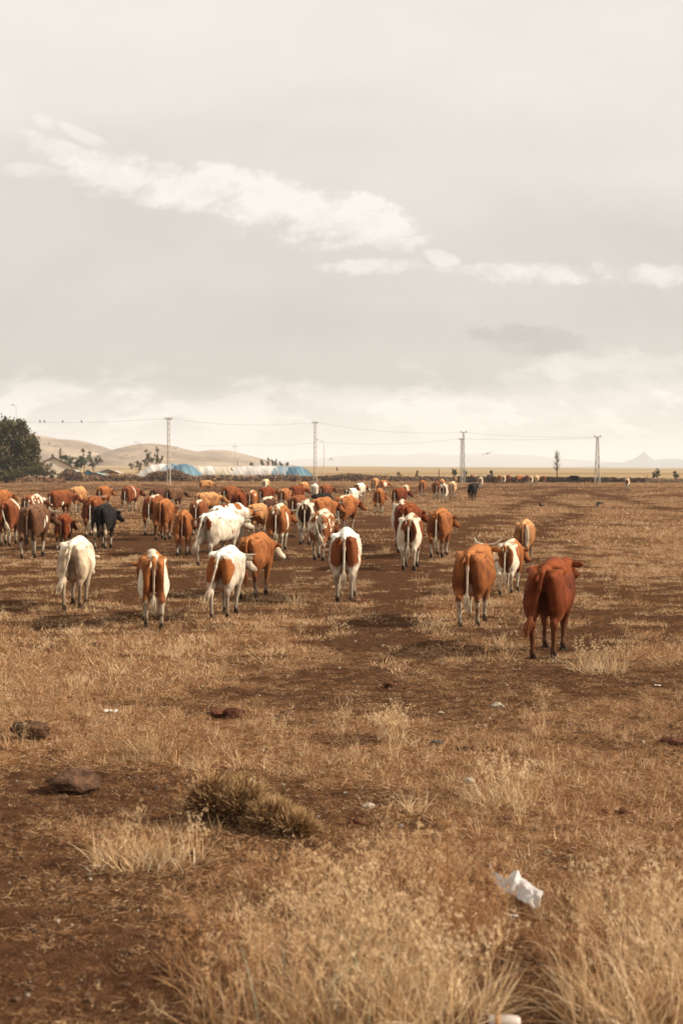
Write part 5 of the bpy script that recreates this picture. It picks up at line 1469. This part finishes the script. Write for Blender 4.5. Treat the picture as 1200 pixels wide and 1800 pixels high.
# white plastic bag, crumpled on the grass
def bag():
    m, t, b, o = new_mat('white_plastic'); co = objco(t); n = noise(t, co, 14, 4, .6)
    col = mixc(t, n, (0.62, 0.56, 0.52), (0.74, 0.69, 0.65)); finish(t, b, col, .35, .4, noise(t, co, 30, 3), .25, .01)
    tr = t.nodes.new('ShaderNodeBsdfTranslucent'); put(t, tr.inputs[0], col); mx = t.nodes.new('ShaderNodeMixShader'); mx.inputs[0].default_value = .3
    t.links.new(b.outputs[0], mx.inputs[1]); t.links.new(tr.outputs[0], mx.inputs[2]); t.links.new(mx.outputs[0], o.inputs[0])
    o0 = ground_at(905, 1575)
    # outline rows (photograph points of the upper and lower border, left to right) with their heights over the ground
    up = [(861, 1520, .13), (866, 1528, .10), (878, 1533, .10), (892, 1537, .11), (902, 1530, .14), (910, 1529, .15), (915, 1541, .10), (930, 1552, .09), (945, 1560, .08), (954, 1567, .07)]
    dn = [(860, 1530, .06), (865, 1540, .04), (874, 1556, .03), (882, 1566, .025), (890, 1568, .03), (898, 1570, .035), (908, 1574, .03), (922, 1585, .025), (936, 1592, .02), (946, 1597, .02)]
    K, M = 46, 22; V = []
    for i in range(K):
        u = i / (K - 1) * (len(up) - 1); j = min(int(u), len(up) - 2); f = u - j
        a = [up[j][q] * (1 - f) + up[j + 1][q] * f for q in range(3)]; c = [dn[j][q] * (1 - f) + dn[j + 1][q] * f for q in range(3)]
        A = ground_at(a[0], a[1], a[2]); Cc = ground_at(c[0], c[1], c[2])
        for k in range(M):
            v = k / (M - 1); p = A.lerp(Cc, v)
            r1 = abs(fbm(p.x * 11 + 3, p.y * 11, 61, 4) - .5) * .15 + abs(vnoise(p.x * 26 + p.y * 15, p.y * 18, 66) - .5) * .045
            p.z += .03 * math.sin(v * math.pi) - float(r1) * (.4 + .6 * math.sin(v * math.pi)); p.z = max(p.z, float(gh(p.x, p.y)) + .012)
            V.append(p - o0)
    F = [(i * M + k, (i + 1) * M + k, (i + 1) * M + k + 1, i * M + k + 1) for i in range(K - 1) for k in range(M - 1)]
    ob = mesh_obj('plastic_bag', V, F, m, None, True); ob.location = o0
    s = ob.modifiers.new('thickness', 'SOLIDIFY'); s.thickness = .004
    tag(ob, 'crumpled white plastic bag caught on the dry grass', 'plastic bag')
bag()
def scrap(label, px, py, w, seed, col, name='litter'):
    rs = np.random.RandomState(seed); p = ground_at(px, py); V = []; K = 9
    for i in range(K):
        for k in range(6):
            x, y = (i / 8 - .5) * w, (k / 5 - .5) * w * .55
            V.append((x * (1 - .25 * (k % 2) * rs.rand()), y, .015 + abs(math.sin(i * 1.3 + seed) * .3 + rs.normal() * .25) * w * .22))
    F = [(i * 6 + k, (i + 1) * 6 + k, (i + 1) * 6 + k + 1, i * 6 + k + 1) for i in range(K - 1) for k in range(5)]
    o = mesh_obj(name, V, F, plain_mat('litter', col, .5, .4, .15, 30), None, True); o.location = (p.x, p.y, float(gh(p.x, p.y))); o.rotation_euler = (0, 0, rs.uniform(-.5, .5))
    s = o.modifiers.new('thickness', 'SOLIDIFY'); s.thickness = .004; tag(o, label, 'litter')
scrap('crumpled white scrap of plastic in the left grass', 194, 1253, .16, 3, (.72, .68, .64))
scrap('dark scrap of rubber like a boot in the middle of the field', 768, 1308, .13, 5, (.03, .028, .03))
scrap('small white paper bit in the right-hand field', 1155, 1207, .07, 7, (.7, .64, .58))
scrap('tiny white shred below the plastic bag', 903, 1614, .05, 9, (.66, .58, .5))
scrap('tiny red shred on the bare path at right', 1003, 1661, .045, 11, (.42, .05, .02))
def cup():
    p = ground_at(886, 1816); root = empty('plastic_bottle', (p.x, p.y, float(gh(p.x, p.y)) + .05), R(-4))
    Wm = plain_mat('white_pot', (.50, .42, .35), .4, .4, .1, 20); Rm = plain_mat('red_mouth', (.10, .025, .015), .6)
    m = MB(); m.tube([(-.075, 0, 0), (-.07, 0, 0), (.02, 0, 0), (.06, 0, 0), (.075, 0, 0)], [.030, .034, .036, .034, .022], 16); m.build('pot', Wm, root, True)
    MB().tube([(-.088, 0, 0), (-.076, 0, 0)], [.033, .033], 16).build('mouth', Rm, root, True)
    MB().tube([(-.045, 0, 0), (-.02, 0, 0)], [.0372, .0376], 16).build('band', plain_mat('orange_band', (.45, .22, .08), .5), root, True)
    tag(root, 'small white plastic pot lying at the bottom edge', 'pot')
cup()

# ================================================================ foreground plants one can tell apart
def place(me, name, label, px, py, cat='grass clump', group=None, rz=0.0, sc=1.0):
    o = link(bpy.data.objects.new(name, me)); p = ground_at(px, py); o.location = (p.x, p.y, float(gh(p.x, p.y)) - .01); o.rotation_euler = (0, 0, rz); o.scale = (sc,) * 3
    tag(o, label, cat, group); return o
def big_clump(seed, n, rad, L, mat, el=(35, 88), curl=.7, w=.0075, heads=0, droop=.3, lean=(0, 0)):
    b = Blades(seed); r = b.r
    for _ in range(n):
        a, q = r.uniform(0, 6.283), rad * math.sqrt(r.rand())
        d = rdir(r, *el) + np.array((math.cos(a) * q / rad * .5 + lean[0], math.sin(a) * q / rad * .5 + lean[1], 0))
        b.blade((math.cos(a) * q, math.sin(a) * q, 0), d, r.uniform(*L), w * r.uniform(.5, 1.3), curl, r.rand(), 5, droop)
    for _ in range(heads):
        a, q = r.uniform(0, 6.283), rad * math.sqrt(r.rand()); p = np.array((math.cos(a) * q, math.sin(a) * q, 0.0)); d = rdir(r, 60, 88); pts = [p.copy()]
        Lh = L[1] * r.uniform(.8, 1.25)
        for i in range(6):
            d = d + r.normal(size=3) * .10; d /= np.linalg.norm(d); p = p + d * Lh / 6; pts.append(p.copy())
            if i > 2:
                for _k in range(2):
                    e = rdir(r, 15, 70); l = r.uniform(.03, .09); b.blade(p, e, l, .004, .5, r.rand(), 2); b.head(p + e * l, .014, 9, .72, w=.006)
        b.strip(pts, .0055, np.array((.8, .6, 0)), .55); b.head(p, .018, 12, .78, w=.006)
    return b
GG = 'tall dry grass clumps in the foreground'
spots = [  # px, py, blades, radius, length, material, heads, label
    (455, 1800, 900, .34, (.15, .38), STRAW, 10, 'rust-brown tangled weed clump at the bottom left of centre'),
    (610, 1800, 1000, .36, (.20, .48), STRAW_PALE, 12, 'tallest straw clump at the bottom centre edge'),
    (760, 1790, 850, .32, (.18, .44), STRAW_PALE, 10, 'straw clump at the bottom edge left of the bare path'),
    (390, 1720, 620, .27, (.12, .30), STRAW_RUST, 6, 'curly rusty clump on the left border of the tall grass'),
    (530, 1690, 800, .32, (.16, .40), STRAW_PALE, 10, 'straw clump amid the tall grass left of centre'),
    (670, 1690, 800, .32, (.18, .42), STRAW_PALE, 12, 'pale seeded clump amid the tall grass right of centre'),
    (800, 1665, 650, .26, (.16, .38), STRAW_RUST, 16, 'brown seed-headed weeds left of the plastic bag'),
    (600, 1590, 700, .34, (.12, .30), STRAW_PALE, 10, 'pale feathery clump behind the tall centre grass'),
    (730, 1570, 560, .30, (.12, .28), STRAW, 12, 'clump with round seed heads right below the white stone'),
    (500, 1560, 420, .26, (.10, .22), STRAW_RUST, 6, 'low weed clump in front of the cushion bush'),
    (1120, 1790, 950, .36, (.18, .44), STRAW_PALE, 6, 'tall straw clump in the bottom right corner'),
    (1190, 1700, 800, .34, (.18, .42), STRAW_PALE, 6, 'tall straw clump at the right edge above the corner'),
    (1060, 1690, 650, .30, (.14, .32), STRAW_RUST, 4, 'straw clump at the right, beside the bare path'),
    (1120, 1620, 700, .32, (.14, .30), STRAW_PALE, 4, 'pale straw clump behind the right-hand tall grass'),
    (1190, 1600, 600, .3, (.12, .30), STRAW, 4, 'farthest straw clump of the right-hand tall grass'),
    (225, 1520, 520, .24, (.12, .32), STRAW_PALE, 3, 'pale upright grass tuft on bare ground left of the cushion bush'),
    (300, 1515, 420, .24, (.10, .24), STRAW_PALE, 2, 'spreading pale tuft touching the front of the cushion bush'),
    (1050, 1180, 520, .34, (.12, .36), STRAW_PALE, 6, 'bushy straw tuft right of the dark red cow'),
    (1130, 1150, 260, .24, (.10, .30), STRAW, 5, 'thin tuft farther right of the dark red cow'),
    (880, 1410, 560, .28, (.10, .30), STRAW_PALE, 8, 'straw tuft with tall stalks right of centre'),
    (690, 1300, 160, .14, (.10, .26), STRAW_PALE, 6, 'small pale weed with a white seed spray in the middle'),
    (310, 1330, 160, .22, (.12, .36), STRAW_RUST, 9, 'thin branching reddish weed left of the cushion bush'),
    (870, 1160, 300, .32, (.08, .22), STRAW, 3, 'low straw tuft between the horned orange and dark red cows'),
    (755, 1110, 200, .3, (.08, .22), STRAW_PALE, 4, 'low pale tuft left of the horned orange cow'),
    (600, 1115, 160, .22, (.06, .15), STRAW_PALE, 2, 'low pale tuft below the front centre cow'),
    (325, 1140, 160, .25, (.06, .16), STRAW_PALE, 3, 'low tuft below the narrow brown cow'),
    (900, 1085, 150, .26, (.08, .2), STRAW, 2, 'small tuft behind the horned orange cow')]
for i, (x, y, n, rad, L, mt, hd, lb) in enumerate(spots):
    place(big_clump(500 + i, int(n * .62), rad, L, mt, heads=hd * 3, curl=1.9 if mt is STRAW_RUST else 1.2).mesh('grass_clump', mt), 'grass_clump', lb, x, y, group=GG, rz=i)
def stalk(label, px, py, H, seed, mat, heads, lean=(0, 0), rad=.024):
    b = Blades(seed); r = b.r; p = np.zeros(3); d = np.array((lean[0], lean[1], 1.0)); pts = [p.copy()]
    for i in range(9):
        d = d + r.normal(size=3) * .07; d /= np.linalg.norm(d); p = p + d * H / 9; pts.append(p.copy())
        if i > 2:
            for _ in range(heads):
                e = rdir(r, 15, 65); l = r.uniform(.06, .14) * (1.2 - i / 12); q = p + e * l
                b.strip([p, (p + q) / 2 + r.normal(size=3) * .006, q], .005, np.array((.7, .7, 0)), .5, False); b.head(q, rad * r.uniform(.7, 1.1), 40, .7, w=.007)
    b.strip(pts, .009, np.array((.8, .6, 0)), .45, False); b.strip(pts, .009, np.array((-.6, .8, 0)), .4, False); b.head(p, rad * 1.1, 60, .75, w=.007)
    place(b.mesh('weed_stalk', mat), 'weed_stalk', label, px, py, 'weed', 'tall seed-headed weed stalks')
stalk('tallest seed-headed weed stalk, left of the plastic bag', 800, 1725, .80, 901, STRAW_RUST, 2, (-.02, .05))
stalk('branching weed stalk with round heads just left of the plastic bag', 838, 1650, .55, 902, STRAW, 3, (.06, 0))
stalk('short weed stalk with a pale round head right of centre', 726, 1545, .30, 903, STRAW_PALE, 1, (0, 0))
stalk('thin reddish stalk rising left of the cushion bush', 316, 1452, .42, 904, STRAW_RUST, 2, (-.05, 0), .012)
stalk('pale stalk leaning over the bare path at right', 850, 1735, .36, 905, STRAW_PALE, 1, (.25, 0), .016)
stalk('white-tipped spray weed in the middle of the field', 684, 1310, .34, 906, STRAW_PALE, 3, (0, 0), .018)
# a few sage-grey bent leaves in the centre clump
b_ = Blades(777)
for _ in range(34): b_.blade((b_.r.normal() * .3, b_.r.normal() * .2, 0), rdir(b_.r, 35, 85), b_.r.uniform(.25, .5), .018, 1.6, b_.r.rand(), 7, .8)
place(b_.mesh('sage_plant', STRAW_SAGE), 'sage_plant', 'bent grey-green leaves growing through the centre clump', 590, 1760, 'plant')
b_ = Blades(778)
for _ in range(14): b_.blade((b_.r.normal() * .16, b_.r.normal() * .08, 0), rdir(b_.r, 30, 80), b_.r.uniform(.12, .3), .012, 1.3, b_.r.rand(), 6, .6)
place(b_.mesh('sage_plant', STRAW_SAGE), 'sage_plant', 'few grey-green leaves in the pale tuft on bare ground', 250, 1530, 'plant')

# the cushion bush: thorny domes, grey-green at the tips, brown and shadowed within
def cushion():
    m, t, bs, o = new_mat('thorn_cushion'); tn = attr(t, 'tone')
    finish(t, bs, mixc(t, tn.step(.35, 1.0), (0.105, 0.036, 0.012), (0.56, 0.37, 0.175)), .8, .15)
    stem, t2, b2, o2 = new_mat('thorn_stem'); finish(t2, b2, (0.06, 0.032, 0.018), .9, .1)
    p = ground_at(425, 1462); root = empty('thorn_bush', (p.x, p.y, float(gh(p.x, p.y)) - .02))
    rs = np.random.RandomState(5)
    domes = [(-.24, .30, .06, .23, .20, .34), (.0, .24, .05, .22, .19, .30), (.22, .08, .02, .22, .18, .22), (.38, -.04, 0, .17, .15, .17), (-.04, .40, .04, .2, .16, .33)]
    for (cx, cy, cz, rx, ry, rz_) in domes:
        V, F, T = [], [], []; k = 0
        for _ in range(3600):
            v = rs.normal(size=3); v /= np.linalg.norm(v); v[2] = abs(v[2]) * 1.0 - .12
            bump = 1 + .22 * (fbm(v[0] * 3 + cx * 9, v[1] * 3 + cy * 7, 91, 2) - .5)
            base = np.array((cx, cy, cz)) + v * (rx, ry, rz_) * bump * rs.uniform(.45, .86); L = rs.uniform(.06, .13)
            d = v + (.10, 0, .12) + rs.normal(size=3) * .42; d /= np.linalg.norm(d); sd_ = np.cross(d, rs.normal(size=3)); sd_ /= np.linalg.norm(sd_)
            if base[2] < .0 or (v[1] < -.15 and v[2] < .30 - .25 * v[0] and rs.rand() < .85): continue
            tip = base + d * L; w = .0026
            V += [base - sd_ * w, base + sd_ * w, (base + tip) / 2 + sd_ * w * .9, (base + tip) / 2 - sd_ * w * .9, tip + sd_ * w * .25, tip - sd_ * w * .25]
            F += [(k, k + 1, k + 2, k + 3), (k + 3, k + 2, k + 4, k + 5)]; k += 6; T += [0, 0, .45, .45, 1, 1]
        link(bpy.data.objects.new('cushion', fast_mesh('cushion', np.array(V), np.array(F), m, False, {'tone': T})), root)
    core = MB()
    for (cx, cy, cz, rx, ry, rz_) in domes:
        V, F = lump(int(cx * 100) + 300, (rx * .62, ry * .62, rz_ * .66), 2, 20, .06, .8); core.add(V + np.array((cx, cy, cz + rz_ * .1)), F)
    core.build('dead_core', stem, root)
    mb = MB()
    for _ in range(70):
        a = rs.uniform(0, 6.28); dm = domes[rs.randint(len(domes))]; e = Vector((dm[0] + math.cos(a) * dm[3] * .7, dm[1] + math.sin(a) * dm[4] * .7, dm[2] + dm[5] * rs.uniform(.2, .75)))
        mb.tube([(dm[0] * .6, dm[1] * .8, 0), Vector((dm[0], dm[1], e.z * .4)), e], [.012, .008, .004], 5)
    mb.build('stems', stem, root)
    tw = MB()
    for _ in range(46):
        dm = domes[rs.randint(len(domes))]; v = rs.normal(size=3); v /= np.linalg.norm(v); v[2] = abs(v[2]) * .8
        a0 = Vector((dm[0], dm[1], dm[2] + .03)) + Vector(v * (dm[3] * .5, dm[4] * .5, dm[5] * .5)); e0 = Vector((dm[0], dm[1], dm[2])) + Vector(v * (dm[3], dm[4], dm[5])) * rs.uniform(1.1, 1.5)
        tw.tube([a0, (a0 + e0) / 2 + Vector(rs.normal(size=3) * .02), e0], [.0045, .0035, .0015], 4)
    tw.build('dry_twigs', plain_mat('dry_twig', (0.46, 0.31, 0.17), .9), root)
    tag(root, 'thorny cushion bush with grey-green tips and dark hollow underside', 'bush')
cushion()
# ================================================================ haze over the plain
def haze():
    m = bpy.data.materials.new('haze'); m.use_nodes = True; t = m.node_tree
    for n in list(t.nodes): t.nodes.remove(n)
    o = t.nodes.new('ShaderNodeOutputMaterial'); v = t.nodes.new('ShaderNodeVolumePrincipled')
    v.inputs['Color'].default_value = (0.89, 0.93, 0.97, 1); v.inputs['Density'].default_value = HAZE_DENSITY; v.inputs['Anisotropy'].default_value = 0.0
    t.links.new(v.outputs[0], o.inputs['Volume'])
    b = MB().box((0, 6800, 60), (29000, 15800, 170)).build('haze', m); b['kind'] = 'stuff'
    tag(b, 'pale haze hanging over the far plain', 'haze')
HAZE_DENSITY = 1.45e-4
haze()
